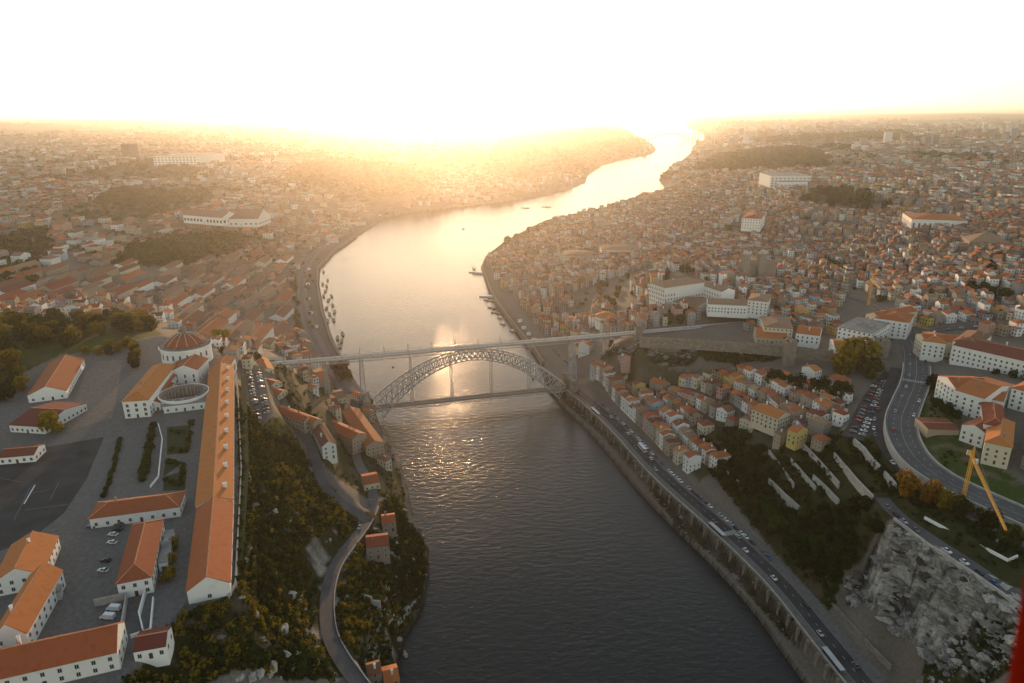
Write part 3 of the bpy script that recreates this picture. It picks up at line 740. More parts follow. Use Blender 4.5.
# ------------------------------------------------------------------ building materials
def tile_mat(name, col, ov=.18):
    m = mat(name, col, rough=.85, noise=.30, nscale=.30, spec=.15, ovar=ov, col2=tuple(v * .62 for v in col))
    return m
ROOFC = {'orange': (.47, .155, .06), 'rust': (.35, .11, .052), 'brown': (.22, .10, .062), 'faded': (.30, .19, .13), 'dark red': (.20, .062, .045)}
ROOFM = {k: tile_mat(k.replace(' ', '_') + '_roof_tiles', c) for k, c in ROOFC.items()}
WALLC = {'white': (.82, .82, .80), 'cream': (.66, .58, .44), 'ochre': (.55, .38, .16), 'grey': (.36, .35, .34), 'pink': (.52, .33, .27), 'pale blue': (.42, .50, .58), 'tan': (.42, .34, .26), 'yellow': (.66, .50, .18), 'stone': (.30, .265, .23)}
WALLM = {k: mat(k.replace(' ', '_') + '_wall', c, rough=.9, noise=.16, nscale=.35, spec=.1, ovar=.08, col2=tuple(v * .82 for v in c)) for k, c in WALLC.items()}
glass = mat('window_glass', (.03, .035, .045), rough=.12, spec=.6)
frame = mat('window_frame', (.6, .58, .55), rough=.7)
RIDGE = mat('ridge_tiles', (.50, .24, .13), rough=.85, noise=.3, nscale=.8)
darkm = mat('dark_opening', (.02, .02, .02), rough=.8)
flatroof = mat('flat_roof', (.24, .235, .23), rough=.9, noise=.25, nscale=.2, ovar=.1)
zinc = mat('zinc', (.45, .46, .48), rough=.5, noise=.1, nscale=.5, spec=.5)
def win_mesh():
    mb = MB()
    mb.hexa([(-.5, -.06, 0), (.5, -.06, 0), (.5, .02, 0), (-.5, .02, 0)], [(-.5, -.06, 1), (.5, -.06, 1), (.5, .02, 1), (-.5, .02, 1)], 1)
    for x0, x1 in ((-.40, -.03), (.03, .40)):
        mb.poly([(x0, -.066, .07), (x1, -.066, .07), (x1, -.066, .93), (x0, -.066, .93)], 0)
    return mb.mesh('window', [glass, frame])
WIN = win_mesh()
def door_mesh():
    mb = MB(); mb.hexa([(-.5, -.05, 0), (.5, -.05, 0), (.5, .02, 0), (-.5, .02, 0)], [(-.5, -.05, 1), (.5, -.05, 1), (.5, .02, 1), (-.5, .02, 1)], 0)
    return mb.mesh('door', [mat('door_paint', (.08, .05, .035), rough=.6, ovar=.4)])
DOOR = door_mesh()
OCC = np.zeros((2200, 2400), bool); OX0, OY0, OS = -2400.0, 0.0, 2.0     # occupied ground, 2 m cells
def rect_cells(cx, cy, w_, d_, a, pad=0.0):
    nx_, ny_ = max(2, int(w_ / 1.8) + 1), max(2, int(d_ / 1.8) + 1)
    u, v = np.meshgrid(np.linspace(-w_ / 2 - pad, w_ / 2 + pad, nx_), np.linspace(-d_ / 2 - pad, d_ / 2 + pad, ny_))
    x = cx + u * math.cos(a) - v * math.sin(a); y = cy + u * math.sin(a) + v * math.cos(a)
    i = ((x - OX0) / OS).astype(int); j = ((y - OY0) / OS).astype(int)
    k = (i >= 0) & (i < 2400) & (j >= 0) & (j < 2200)
    return j[k], i[k]
def occupy(*a, **k): c = rect_cells(*a, **k); OCC[c] = True
def free(*a, **k):
    c = rect_cells(*a, **k); return not OCC[c].any() if len(c[0]) else True
gx_, gy_ = np.meshgrid(OX0 + OS * np.arange(2400) + 1, OY0 + OS * np.arange(2200) + 1)
gx_, gy_ = gx_.astype(np.float64), gy_.astype(np.float64)
def occ_poly(pl):
    x0, x1 = min(p[0] for p in pl), max(p[0] for p in pl); y0, y1 = min(p[1] for p in pl), max(p[1] for p in pl)
    i0, i1 = max(0, int((x0 - OX0) / OS) - 1), min(2400, int((x1 - OX0) / OS) + 2); j0, j1 = max(0, int(y0 / OS) - 1), min(2200, int(y1 / OS) + 2)
    if i1 > i0 and j1 > j0: OCC[j0:j1, i0:i1] |= inside(gx_[j0:j1, i0:i1], gy_[j0:j1, i0:i1], pl)
def occ_line(l, hw):
    for a_, b_ in zip(l, l[1:]):
        x0, x1 = min(a_[0], b_[0]) - hw, max(a_[0], b_[0]) + hw; y0, y1 = min(a_[1], b_[1]) - hw, max(a_[1], b_[1]) + hw
        i0, i1 = max(0, int((x0 - OX0) / OS)), min(2400, int((x1 - OX0) / OS) + 2); j0, j1 = max(0, int(y0 / OS)), min(2200, int(y1 / OS) + 2)
        if i1 > i0 and j1 > j0: OCC[j0:j1, i0:i1] |= seg_dist(gx_[j0:j1, i0:i1], gy_[j0:j1, i0:i1], [a_, b_]) < hw
occ_poly(RIVER)
for l, hw in ((RIVERROAD, 12), (CLIFFROAD, 5), (SLOPEROAD, 5), (LOWROAD, 4), (HIGHWAY, 12), (SIDEROAD, 6), (ROCKROAD, 6), (QUAYL, 9), (QUAYR, 8)):
    occ_line(resample(l, 20), hw)
for l in CITYST: occ_line(resample(l, 20), 6.5)
for pl in (PLATEAU, LOTL, LOTR, ROCK, GUIND): occ_poly(pl)
occ_line([P(640, 338, 70), P(787, 347, 75), P(874, 352, 80)], 9)

def roof_mb(w_, d_, h, rh, kind_, ridge, ov=.45):
    """roof over a w x d box centred on the origin; z from h"""
    mb = MB(); a, b = w_ / 2 + ov, d_ / 2 + ov; z = h + .02; e = .22
    if kind_ == 'gable' and ridge == 'x': a = w_ / 2 - .04
    if kind_ == 'gable' and ridge == 'y': b = d_ / 2 - .04
    if kind_ == 'flat':
        mb.hexa([(-a + .3, -b + .3, z), (a - .3, -b + .3, z), (a - .3, b - .3, z), (-a + .3, b - .3, z)], [(-a + .3, -b + .3, z + .5), (a - .3, -b + .3, z + .5), (a - .3, b - .3, z + .5), (-a + .3, b - .3, z + .5)])
        return mb
    base = [(-a, -b), (a, -b), (a, b), (-a, b)]
    if kind_ == 'gable': R0 = [(-a, 0), (a, 0)] if ridge == 'x' else [(0, -b), (0, b)]
    else:
        k = min(a, b) * .95
        R0 = [(-a + k, 0), (a - k, 0)] if a >= b else [(0, -b + k), (0, b - k)]
        ridge = 'x' if a >= b else 'y'
    B = [(x, y, z) for x, y in base]; T = [(x, y, z + e) for x, y in base]; r = [(x, y, z + e + rh) for x, y in R0]
    for i in range(4): j = (i + 1) % 4; mb.poly([B[i], B[j], T[j], T[i]])
    mb.poly(B[::-1])
    if ridge == 'x':
        mb.poly([T[0], T[1], r[1], r[0]]); mb.poly([T[2], T[3], r[0], r[1]]); mb.poly([T[1], T[2], r[1]]); mb.poly([T[3], T[0], r[0]])
    else:
        mb.poly([T[1], T[2], r[1], r[0]]); mb.poly([T[3], T[0], r[0], r[1]]); mb.poly([T[0], T[1], r[0]]); mb.poly([T[2], T[3], r[1]])
    return mb
def add_windows(o, w_, d_, h, a, cx, cy, bay, fh, base=0.0, ww=1.1, wh=1.6, maxn=60, doors=True, sill=.9):
    """window children on the walls that look towards the river side of the scene"""
    n = 0
    for (nx_, ny_, L2, off_) in ((0, -1, w_, d_ / 2), (0, 1, w_, d_ / 2), (1, 0, d_, w_ / 2), (-1, 0, d_, w_ / 2)):
        wx, wy = nx_ * math.cos(a) - ny_ * math.sin(a), nx_ * math.sin(a) + ny_ * math.cos(a)
        r = math.hypot(cx, cy)
        if wx * -cx / r + wy * -cy / r < -.05: continue
        nb = max(1, int(L2 / bay)); nf = max(1, int((h - base) / fh + .2)); rot = math.atan2(ny_, nx_) + math.pi / 2
        for f in range(nf):
            for b_ in range(nb):
                if n >= maxn: return
                t_ = -L2 / 2 + (b_ + .5) * L2 / nb
                z_ = base + f * fh + sill
                if z_ + wh > h - .15: continue
                x = nx_ * (off_) - ny_ * t_ * 1; y = ny_ * (off_) + nx_ * t_
                if f == 0 and doors and b_ == nb // 2 and ny_ == -1:
                    ob('door', DOOR, o, (x, y, base + .0), rot, (1.2, 1, 2.3))
                else:
                    ob('window', WIN, o, (x, y, z_), rot, (ww, 1, wh))
                n += 1
def make_building(name, label, cat, cx, cy, z0, w_, d_, h, a=0.0, wallc='white', roofc='orange', roof='gable', ridge='x', rh=None, bay=3.2, fh=3.1, foot=4.0, chim=1, group=None, wins=True, ww=1.1, wh=1.6, maxn=60, base=0.0, occ=True, sill=.9, ov=.45, doors_=True):
    o = thing(name, label, cat, (cx, cy, z0), a, group)
    rh = rh if rh is not None else min(w_, d_) * .24
    mb = MB(); X, Y = w_ / 2, d_ / 2
    b = [(-X, -Y), (X, -Y), (X, Y), (-X, Y)]
    mb.hexa([(x, y, -foot) for x, y in b], [(x, y, h) for x, y in b])
    if roof == 'gable':
        q = h + .12 + rh
        if ridge == 'x': 
            for s in (-1, 1): mb.poly([(s * X, -Y, h), (s * X, Y, h), (s * X, 0, q)][::s])
        else:
            for s in (-1, 1): mb.poly([(-X, s * Y, h), (X, s * Y, h), (0, s * Y, q)][::-s])
    mb.build('wall', WALLM[wallc] if isinstance(wallc, str) else wallc, o)
    rm = flatroof if roof == 'flat' else (ROOFM[roofc] if isinstance(roofc, str) else roofc)
    # gable roofs overhang the eaves only, so that the gable wall shows
    mbr = roof_mb(w_, d_, h, rh, roof, ridge, ov)
    ro = mbr.build('roof', rm, o)
    if roof != 'flat' and cat != 'house' and cat != 'warehouse' and occ:
        a_, b_, zr_, ze_ = w_ / 2 + ov, d_ / 2 + ov, h + .26 + rh, h + .28
        rc = MB()
        if roof == 'gable':
            if ridge == 'x': rc.bar((-w_ / 2, 0, zr_), (w_ / 2, 0, zr_), .5, .22)
            else: rc.bar((0, -d_ / 2, zr_), (0, d_ / 2, zr_), .5, .22)
        else:
            k_ = min(a_, b_) * .95; e0, e1 = ((-a_ + k_, 0), (a_ - k_, 0)) if a_ >= b_ else ((0, -b_ + k_), (0, b_ - k_))
            E0, E1 = (*e0, zr_), (*e1, zr_); rc.bar(E0, E1, .5, .22)
            for cx_, cy_ in ((-a_, -b_), (a_, -b_), (a_, b_), (-a_, b_)):
                q_ = E0 if math.dist((cx_, cy_), e0) < math.dist((cx_, cy_), e1) else E1; rc.bar((cx_, cy_, ze_), q_, .4, .2)
        rc.build('ridge_tiles', RIDGE, ro)
    if roof == 'flat':
        mb = MB(); 
        for q_ in range(rng.choice((1, 2, 3))):
            mb = MB(); sx_, sy_ = rng.uniform(1.5, 3), rng.uniform(1.5, 3)
            mb.box(rng.uniform(-.3, .3) * w_, rng.uniform(-.3, .3) * d_, h + .53, sx_, sy_, rng.uniform(1, 2.4)); mb.build('roof_hut', WALLM['grey'], ro)
    for c in range(chim):
        if roof == 'flat': break
        mb = MB(); fx, fy = rng.uniform(-.35, .35) * w_, rng.choice((-1, 1)) * rng.uniform(.12, .3) * d_
        mb.box(fx, fy, h + .1, .8, .8, rh + 1.2); mb.box(fx, fy, h + rh + 1.31, 1.1, 1.1, .18); mb.build('chimney', WALLM['stone' if rng.random() < .5 else 'white'], ro)
    if wins: add_windows(o, w_, d_, h, a, cx, cy, bay, fh, base, ww, wh, maxn, doors=doors_, sill=sill)
    if occ: occupy(cx, cy, w_, d_, a, pad=.5)
    return o
def quad(p1, p2, p3, ze):
    """near long eave p1-p2, p3 the corner behind p2, all at eave height ze"""
    A_, B_, C_ = (np.array(P(*p, ze)[:2]) for p in (p1, p2, p3))
    u = (B_ - A_); w_ = np.linalg.norm(u); u /= w_; nn = np.array([-u[1], u[0]]); d_ = float((C_ - B_) @ nn)
    c = (A_ + B_) / 2 + nn * d_ / 2
    return c[0], c[1], w_, abs(d_), math.atan2(u[1], u[0])
def qb(name, label, cat, p1, p2, p3, ze, z0, **k):
    cx, cy, w_, d_, a = quad(p1, p2, p3, ze)
    k.setdefault('ww', 1.4); k.setdefault('wh', 1.8)
    return make_building(name, label, cat, cx, cy, z0, w_, d_, ze - z0, a, **k)

def qs(name, label, cat, nr, fr, nl, ze, z0, **k):
    """near right and far right corners of the eaves give the direction, the near left one the width"""
    A_, B_, C_ = (np.array(P(*p, ze)[:2]) for p in (nr, fr, nl)); v = B_ - A_; d_ = np.linalg.norm(v); v /= d_
    x_ = np.array([v[1], -v[0]]); w_ = abs(float((C_ - A_) @ x_)); c = A_ + v * d_ / 2 - x_ * w_ / 2
    k.setdefault('ww', 1.4); k.setdefault('wh', 1.8); qs.last = (c[0], c[1], w_, d_, math.atan2(x_[1], x_[0]))
    return make_building(name, label, cat, c[0], c[1], z0, w_, d_, ze - z0, qs.last[4], **k)
# ------------------------------------------------------------------ the monastery hill on the left
B = qb
o = qs('monastery_range', 'very long monastery range with orange tiled roof along the cliff edge', 'monastery', (232.5,500), (233.5,366), (196,504), 94, 88, roof='gable', ridge='y', rh=3.6, roofc='orange', chim=0, bay=5, maxn=90)
# chimneys and dormers along the cliff side
for i in range(9):
    dm = MB(); L2 = 118; 
    yy = -.5 + (i + .5) / 9; cx, cy, w_, d_, a = qs.last
    dm.box(w_ * .30, yy * d_, 7.2, 1.6, 1.3, 2.4); dm.box(w_ * .30, yy * d_, 9.61, 2.0, 1.7, .25); dm.build('dormer', plaster_w, o)
qs('monastery_wing', 'wide white gabled wing with orange roof at the near end of the monastery', 'building', (229.5,583), (232.5,502), (187,590), 93.5, 88, roof='gable', ridge='y', rh=4.6, roofc='orange', chim=0, bay=12, maxn=6, ww=1.6, doors_=False)
# the round church
cx, cy, _ = P(185.5, 344, 101)
t_ = thing('round_church', 'round white monastery church with ribbed orange dome roof and lantern', 'church', (cx, cy, 88))
mb = MB(); mb.lathe(0, 0, [(17.4, -3), (17.4, 12), (18.4, 12.1), (18.4, 13), (17.6, 13.1)], 36); mb.build('drum', plaster_w, t_)
mb = MB(); mb.lathe(0, 0, [(17.6, 13.1), (17.6, 14), (13.6, 14)], 36)
mb.build('parapet', stone, t_)
for i in range(24):
    a = i * math.pi / 12; mb = MB(); mb.box(17.3 * math.cos(a), 17.3 * math.sin(a), 14.0, .5, .5, 1.9, a); mb.build('finial', stone, t_)
mb = MB(); mb.lathe(0, 0, [(14.4, 14.02), (14.1, 15.0), (11.0, 18.0), (6.8, 20.6), (2.0, 22.2)], 36); rf = mb.build('roof', ROOFM['rust'], t_)
mb = MB()
for i in range(12):
    a = i * math.pi / 6; prof = [(14.3, 14.9), (11.1, 18.05), (6.9, 20.7), (2.0, 22.35)]
    rb = MB()
    for (r0, z0), (r1, z1) in zip(prof, prof[1:]): rb.bar((r0 * math.cos(a), r0 * math.sin(a), z0), (r1 * math.cos(a), r1 * math.sin(a), z1), .5)
    rb.build('rib', stone_l, rf)
mb = MB(); mb.lathe(0, 0, [(1.9, 21.8), (1.9, 25), (2.4, 25.1), (2.2, 25.6), (.4, 27.8), (0, 29.4)], 12); mb.build('lantern', stone, t_)
for i in range(10):
    a = R(200 + i * 16); ob('window', WIN, t_, (17.46 * math.cos(a), 17.46 * math.sin(a), 5.5), a + math.pi / 2, (1.6, 1, 4.2))
occupy(cx, cy, 32, 32, 0)
# the nave in front of it, the round cloister
B('church_choir', 'white gabled choir block between the round church and the round cloister', 'church', (171,371), (197,370), (197,359), 97.5, 88, ridge='y', rh=3.6, roofc='rust', chim=0, bay=5, maxn=8, ww=1.4, wh=2.6)
cx, cy, _ = P(184, 393.5, 94)
t_ = thing('round_cloister', 'round roofless cloister ring with stone parapet in front of the church', 'cloister', (cx, cy, 88))
mb = MB(); mb.lathe(0, 0, [(14.8, -2), (14.8, 6.0), (15.2, 6.05), (15.2, 6.8), (14.4, 6.85)], 40); mb.build('outer_wall', plaster_w, t_)
mb = MB(); mb.lathe(0, 0, [(14.4, 6.8), (12.3, 6.3)], 40); mb.build('terrace', stone, t_)
mb = MB(); mb.lathe(0, 0, [(12.3, 6.3), (12.3, 6.9), (11.9, 6.9), (11.9, .1)], 40); mb.build('inner_wall', stone, t_)
mb = MB(); mb.lathe(0, 0, [(11.9, .1), (0, .1)], 40); mb.build('court', mat('cloister_court', (.13, .10, .08), rough=.9, noise=.3, nscale=.5), t_)
for i in range(30):
    a = i * math.pi / 15; mb = MB(); mb.lathe(11.6 * math.cos(a), 11.6 * math.sin(a), [(.25, .1), (.25, 6.2)], 8); mb.build('column', stone_l, t_)
for i in range(12):
    a = R(190 + i * 15); ob('window', WIN, t_, (14.83 * math.cos(a), 14.83 * math.sin(a), 2.6), a + math.pi / 2, (1.0, 1, 1.4))
B('monastery_block', 'white three-storey monastery block with large windows left of the cloister', 'building', (122,402), (148,400), (158,366), 99, 88, ridge='y', rh=4, roof='hip', roofc='orange', chim=1, bay=4, maxn=30, ww=1.8, wh=2.2)
B('monastery_block', 'narrow white link block with rust roof behind the large-windowed monastery block', 'building', (148,392), (163,391), (164,365), 94.5, 88, ridge='y', rh=2.6, roofc='rust', chim=0, maxn=14)
B('monastery_block', 'low white annex with rust roof between the cloister and the link block', 'building', (148,404), (160,403), (163,384), 93, 88, ridge='y', rh=1.5, roofc='rust', chim=0, maxn=10)
B('monastery_block', 'small rust roofed house right of the round church', 'building', (208,372), (226,371), (225,358), 93, 88, ridge='y', rh=2.4, roofc='rust', chim=1, maxn=10)
B('garden_wall_building', 'low white building with arched front joining the cloister to the long range', 'building', (163,407), (205,402), (204,396), 92.5, 88, roof='flat', chim=0, bay=4, fh=4, maxn=12, wh=1.8)
# other buildings on the plateau
qs('barrack', 'white gabled building with rust roof beside the gravel square', 'building', (66,391), (84,359), (37,382), 93, 88, ridge='y', rh=4.6, roof='gable', roofc='rust', chim=0, bay=5, maxn=14)
B('barrack', 'low white building with stepped dark red roof behind the round yellow tree', 'building', (9,425), (44,427), (58,402), 92.5, 88, ridge='x', rh=3.2, roofc='dark red', chim=0, maxn=20)
B('barrack', 'small building with dark red roof left of the parade ground', 'building', (-2,458), (34,455), (38,445), 92, 88, ridge='x', rh=1.8, roofc='dark red', chim=0, maxn=14)
B('barrack', 'long white building with rust roof between the parade ground and parked cars', 'building', (89,519), (179,507), (182,492), 93, 88, ridge='x', rh=3.2, roofc='rust', chim=1, bay=4.2, maxn=34, roof='hip')
qs('barrack', 'white block with rust hipped roof beside the row of parked cars', 'building', (151,577), (163,520), (118,579), 95, 88, ridge='y', rh=3.4, roof='hip', roofc='rust', chim=0, bay=3.8, maxn=26)
qs('barrack', 'narrow white flat roofed annex behind the hipped block', 'building', (167,562), (174,530), (158,564), 92, 88, roof='flat', chim=0, maxn=14)
B('barrack', 'orange roofed white wing at the left edge below the parade ground', 'building', (-8,584), (42,574), (60,536), 94, 88, ridge='y', rh=4.5, roofc='orange', chim=1, bay=4, maxn=20)
B('barrack', 'tall gabled orange roofed white wing left of the courtyard', 'building', (-10,640), (26,634), (52,572), 95, 88, ridge='y', rh=5, roofc='orange', chim=1, bay=4, maxn=26)
B('barrack', 'long white building with orange roof along the bottom left corner', 'building', (-40,688), (117,652), (108,626), 95, 88, ridge='x', rh=5.2, roofc='orange', chim=1, bay=4.4, maxn=34)
B('gatehouse', 'small white building with dark red roof above the wooded cliff', 'building', (133,652), (166,646), (165,628), 92, 88, ridge='x', rh=2.0, roofc='dark red', chim=0, maxn=8)
def free_wall(pts, h, label, m_=plaster_w, th=.5, z=88, name='courtyard_wall'):
    l = [P(x, y, z) for x, y in pts]; l = [(p[0], p[1], z) for p in l]
    return tag(wallmesh(resample(l, 10), 2, h, th).build(name, m_), label, 'wall', pos=l[len(l) // 2])
free_wall([(95,607),(127,600),(121,636)], 3.2, 'grey courtyard wall around two parked white vans', stone_l)
free_wall([(147,588),(139,617),(143,634)], 2.5, 'white wall on the left of the ramp behind the hipped block')
free_wall([(153,600),(150,632),(131,638)], 1.6, 'white wall on the right of the ramp behind the hipped block')
free_wall([(235,366),(238,400),(241,470),(235,585),(228,598)], 1.4, 'long low wall along the cliff edge beside the monastery range', stone_l, z=88)
free_wall([(158,425),(162,440),(158,478),(150,488)], 1.2, 'low white garden wall beside the clipped shrubs')
B('market_stall_shed', 'white canopy shed on the left side of the courtyard', 'shed', (44,596), (60,592), (62,585), 91.5, 88, roof='flat', chim=0, wins=False, wallc=zinc)

# ------------------------------------------------------------------ houses on the slope by the bridge, left bank
def qh(label, *a, **k): return qb('house', label, 'house', *a, **k)
qh('narrow row house with sunlit orange roof at the top of the slope road', (262,372), (274,370), (268,359), 68, 62, ridge='y', rh=2.5, wallc='cream')
qh('low row house with orange roof following the bend of the slope road', (270,387), (282,382), (274,371), 66, 60, ridge='y', rh=2.5, wallc='cream')
qh('end row house with rounded cream gable above the garden slope', (278,396), (288,391), (281,383), 64, 58, ridge='y', rh=2.2, wallc='cream')
qh('long terrace house with bright orange roof beside the slope road', (304,422), (313,418), (286,394), 60, 53, ridge='y', rh=2.4, wallc='tan')
qh('second long terrace house with bright orange roof nearer the river', (313,424), (322,420), (297,396), 59, 50, ridge='y', rh=2.4, wallc='tan')
qh('pair of tall houses with brown roof and white gable beside the slope road', (322,447), (336,444), (328,422), 54, 44, ridge='y', rh=3, wallc='white', roofc='brown')
B('warehouse', 'long brown roofed warehouse running down towards the bridge foot', 'warehouse', (352,440), (366,434), (330,412), 32, 20, ridge='y', rh=3, roofc='orange', wallc='tan', chim=0)
B('warehouse', 'second brown roofed warehouse below the bridge foot', 'warehouse', (366,447), (384,443), (350,410), 26, 12, ridge='y', rh=3.4, roofc='rust', wallc='tan', chim=0)
B('warehouse', 'stone walled warehouse with brown roof at the water edge below the bridge', 'warehouse', (366,452), (381,449), (377,436), 20, 8, ridge='y', rh=3, roofc='brown', wallc='stone', chim=0)
qh('cream house with sagging tile roof in front of the bridge pier', (325,408), (340,405), (342,394), 26, 12, rh=2.5, wallc='cream', roofc='brown')
qh('tall pale house with rust roof left of the bridge pier', (317,381), (330,379), (329,367), 36, 20, rh=2.5, wallc='tan', roofc='rust')
qh('small house with rust roof under the upper bridge deck', (330,400), (346,397), (346,388), 20, 9, rh=2.2, wallc='cream', roofc='faded')
qh('lone house with rust roof on the headland beside the cliff road', (366,548), (389,545), (389,533), 37, 29, rh=2.6, wallc='stone', roofc='rust')
qh('small outbuilding with orange roof just above the lone headland house', (382,524), (396,522), (396,513), 34, 28, rh=2, wallc='stone', roofc='orange')
qh('house with orange roof beside the bend where two cliff roads meet', (364,485), (380,482), (388,470), 30, 22, rh=2.4, wallc='cream', roofc='orange')
qh('roofless house remains at the bottom edge above the river', (368,676), (382,672), (381,660), 38, 32, rh=2.4, wallc='stone', roofc='brown')
qh('tall narrow house with orange roof at the bottom edge above the river', (384,684), (400,680), (398,664), 34, 28, rh=2.4, wallc='stone', roofc='orange')
B('deck_abutment', 'stone abutment carrying the left end of the upper deck', 'building', (264,364), (284,362.5), (284,357), 60.5, 50, roof='flat', chim=0, wallc='stone', bay=6, wins=False, occ=True)
# ruins on the headland
def ruin(pts, h, label):
    l = [G(*p) for p in pts]; l = resample([(p[0], p[1], Z(p[0], p[1])) for p in l], 3.2)
    zt = max(p[2] for p in l) + h; t_ = thing('ruined_wall', label, 'ruin', (0, 0, 0))
    mb = MB(); 
    for i in range(len(l) - 1):
        hh = (l[i][2] + l[i + 1][2]) / 2 + h * rng.uniform(.55, 1.0)
        q = [l[i], l[i + 1]]; ns_ = offset(q, -.8); zb = min(l[i][2], l[i + 1][2]) - 2
        r_ = [(q[0][0], q[0][1]), (q[1][0], q[1][1]), (ns_[1][0], ns_[1][1]), (ns_[0][0], ns_[0][1])][::-1]
        mb.hexa([(x, y, zb) for x, y in r_], [(x, y, hh) for x, y in r_])
    mb.build('masonry', stone_l, t_)
    for i in range(0, len(l) - 1):
        c = [(l[i][k] + l[i + 1][k]) / 2 for k in range(3)]; a = math.atan2(l[i + 1][1] - l[i][1], l[i + 1][0] - l[i][0])
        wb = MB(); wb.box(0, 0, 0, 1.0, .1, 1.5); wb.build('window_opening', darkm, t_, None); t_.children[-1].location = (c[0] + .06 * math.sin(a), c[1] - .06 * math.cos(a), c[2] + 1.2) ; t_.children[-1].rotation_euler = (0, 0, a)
ruin([(362,597),(372,606),(381,615)], 6, 'long roofless ruined wall with empty windows on the river headland')
ruin([(381,615),(392,620),(402,625)], 4, 'lower ruined wall continuing towards the water on the headland')
ruin([(402,625),(410,612),(420,598)], 3, 'ruined wall fragment on the rocks right at the waterline')
ruin([(378,590),(390,592)], 3, 'small ruined wall fragment upslope of the long ruin')

B('apartment_house', 'bright yellow house with orange roof at the lower edge of the hillside quarter', 'house', (788,429), (797,433), (801,426), 63, 54, roofc='orange', rh=2, wallc='yellow', bay=3, maxn=24)
B('apartment_house', 'long cream house with orange roof and many windows beside the bright yellow house', 'house', (752,409), (778,419), (784,411), 62, 52, roofc='orange', rh=2.4, wallc='cream', bay=3, maxn=40)
# ------------------------------------------------------------------ right bank landmark buildings
B('office_block', 'large white modern block with grey flat roof near the small orange crane', 'office building', (838,327), (872,334), (882,322), 88, 74, roof='flat', chim=0, bay=3.6, fh=3.6, maxn=70, ww=1.6)
B('palace_block', 'big pale block with orange roof behind the white modern block', 'building', (875,318), (909,323), (909,314), 90, 76, roofc='orange', rh=3.6, roof='hip', wallc='white', bay=4, maxn=50)
B('palace_block', 'long pale wing with orange roof reaching back beside the crane', 'building', (866,314), (880,318), (887,303), 90, 76, roofc='orange', rh=3, ridge='y', wallc='cream', bay=4, maxn=50)
B('school_building', 'long white building with dark red roof and rows of windows above the highway', 'building', (953,345), (1028,362), (1031,350), 93, 80, roofc='dark red', rh=3.4, roof='gable', wallc='white', bay=3.4, fh=3.6, maxn=70, ww=1.4)
B('school_building', 'white house with brown roof at the left end of the long dark red roofed building', 'building', (953,341), (978,346), (985,334), 94, 80, roofc='brown', rh=3.4, roof='hip', wallc='white', bay=3.4, fh=3.4, maxn=30)
B('corner_building', 'white corner building with sunlit orange roof at the road junction', 'building', (923,341), (946,344), (948,335), 90, 78, roofc='orange', rh=3, roof='hip', wallc='white', bay=3.4, maxn=30)
B('corner_building', 'narrow sunlit orange roofed wing behind the white corner building', 'building', (916,334), (925,341), (938,325), 90, 78, roofc='orange', rh=3, ridge='y', wallc='cream', bay=3.4, maxn=24)
B('convent_block', 'white block with orange roof nearest the highway green', 'building', (938,376), (955,388), (972,376), 91, 77, roofc='orange', rh=3.2, ridge='y', wallc='white', bay=4, maxn=24)
B('convent_block', 'large white block with orange roof beside the highway green', 'building', (955,390), (985,399), (996,380), 91, 76, roofc='orange', rh=3.6, ridge='x', wallc='white', bay=4, maxn=36)
B('convent_block', 'white wing with faded roof behind the large block by the green', 'building', (985,398), (1004,402), (1008,391), 88, 76, roofc='orange', rh=2.4, ridge='x', wallc='white', bay=4, maxn=20)
B('convent_block', 'white stepped house beside the red flat roofed shed', 'building', (962,425), (985,433), (992,415), 84, 75, roofc='rust', rh=2.4, ridge='y', wallc='white', bay=4, maxn=24)
B('apartment_house', 'cream three-storey house with orange roof at the right edge by the highway', 'building', (985,442), (1012,448), (1020,424), 86, 74, roofc='orange', rh=3.4, roof='hip', wallc='cream', bay=3.2, maxn=36)
B('apartment_house', 'white house with rust roof behind the cream three-storey house', 'building', (984,424), (1006,428), (1014,408), 88, 76, roofc='rust', rh=3, roof='hip', wallc='white', bay=3.2, maxn=24)
B('apartment_house', 'white house with orange roof at the right edge of the photo', 'building', (1012,388), (1034,394), (1038,380), 92, 79, roofc='orange', rh=3, roof='hip', wallc='white', bay=3.2, maxn=24)
B('shed', 'long low shed with red flat roof beside the highway green', 'shed', (928,429), (960,430), (960,419), 78, 74, ridge='x', rh=.5, roofc='dark red', wallc='tan', chim=0, wins=False)
B('palace', 'great white bishop palace with rows of windows and rust roof on the cathedral hill', 'palace', (650,283), (665,288), (700,281), 88, 68, roofc='faded', rh=4, roof='hip', wallc='white', bay=3.6, fh=4.6, maxn=60, ww=1.4, wh=2.4)
B('palace_wing', 'white palace wing with faded roof stepping right from the great palace', 'palace', (690,281), (722,292), (722,286), 84, 68, roofc='faded', rh=3, wallc='white', bay=4, fh=4.4, maxn=40, ww=1.4, wh=2.2)
B('terrace_row', 'long white terrace with brown roof below the bishop palace', 'building', (653,297), (697,307), (700,297), 72, 60, roofc='faded', rh=3, wallc='white', bay=3, maxn=60)
B('terrace_row', 'long white terrace with many windows right of the palace trees', 'building', (708,304), (750,306), (750,300), 80, 71, roofc='faded', rh=3, wallc='white', bay=3, maxn=60)
B('office_block', 'beige four-storey block with many dark windows beside the end of the upper deck', 'office building', (764,327), (793,329), (794,318), 82, 66, roofc='faded', rh=2, roof='hip', wallc='cream', bay=3, maxn=70)
B('museum_block', 'white block with dark windows above the beige four-storey block', 'building', (748,300), (768,302), (770,295), 86, 72, roofc='faded', rh=2.4, roof='hip', wallc='white', bay=3.6, maxn=40)
B('deck_end_house', 'white house with orange roof beside the city wall tower', 'house', (796,333), (820,336), (821,328), 80, 72, roofc='orange', rh=3, wallc='white', bay=3.6, maxn=20)
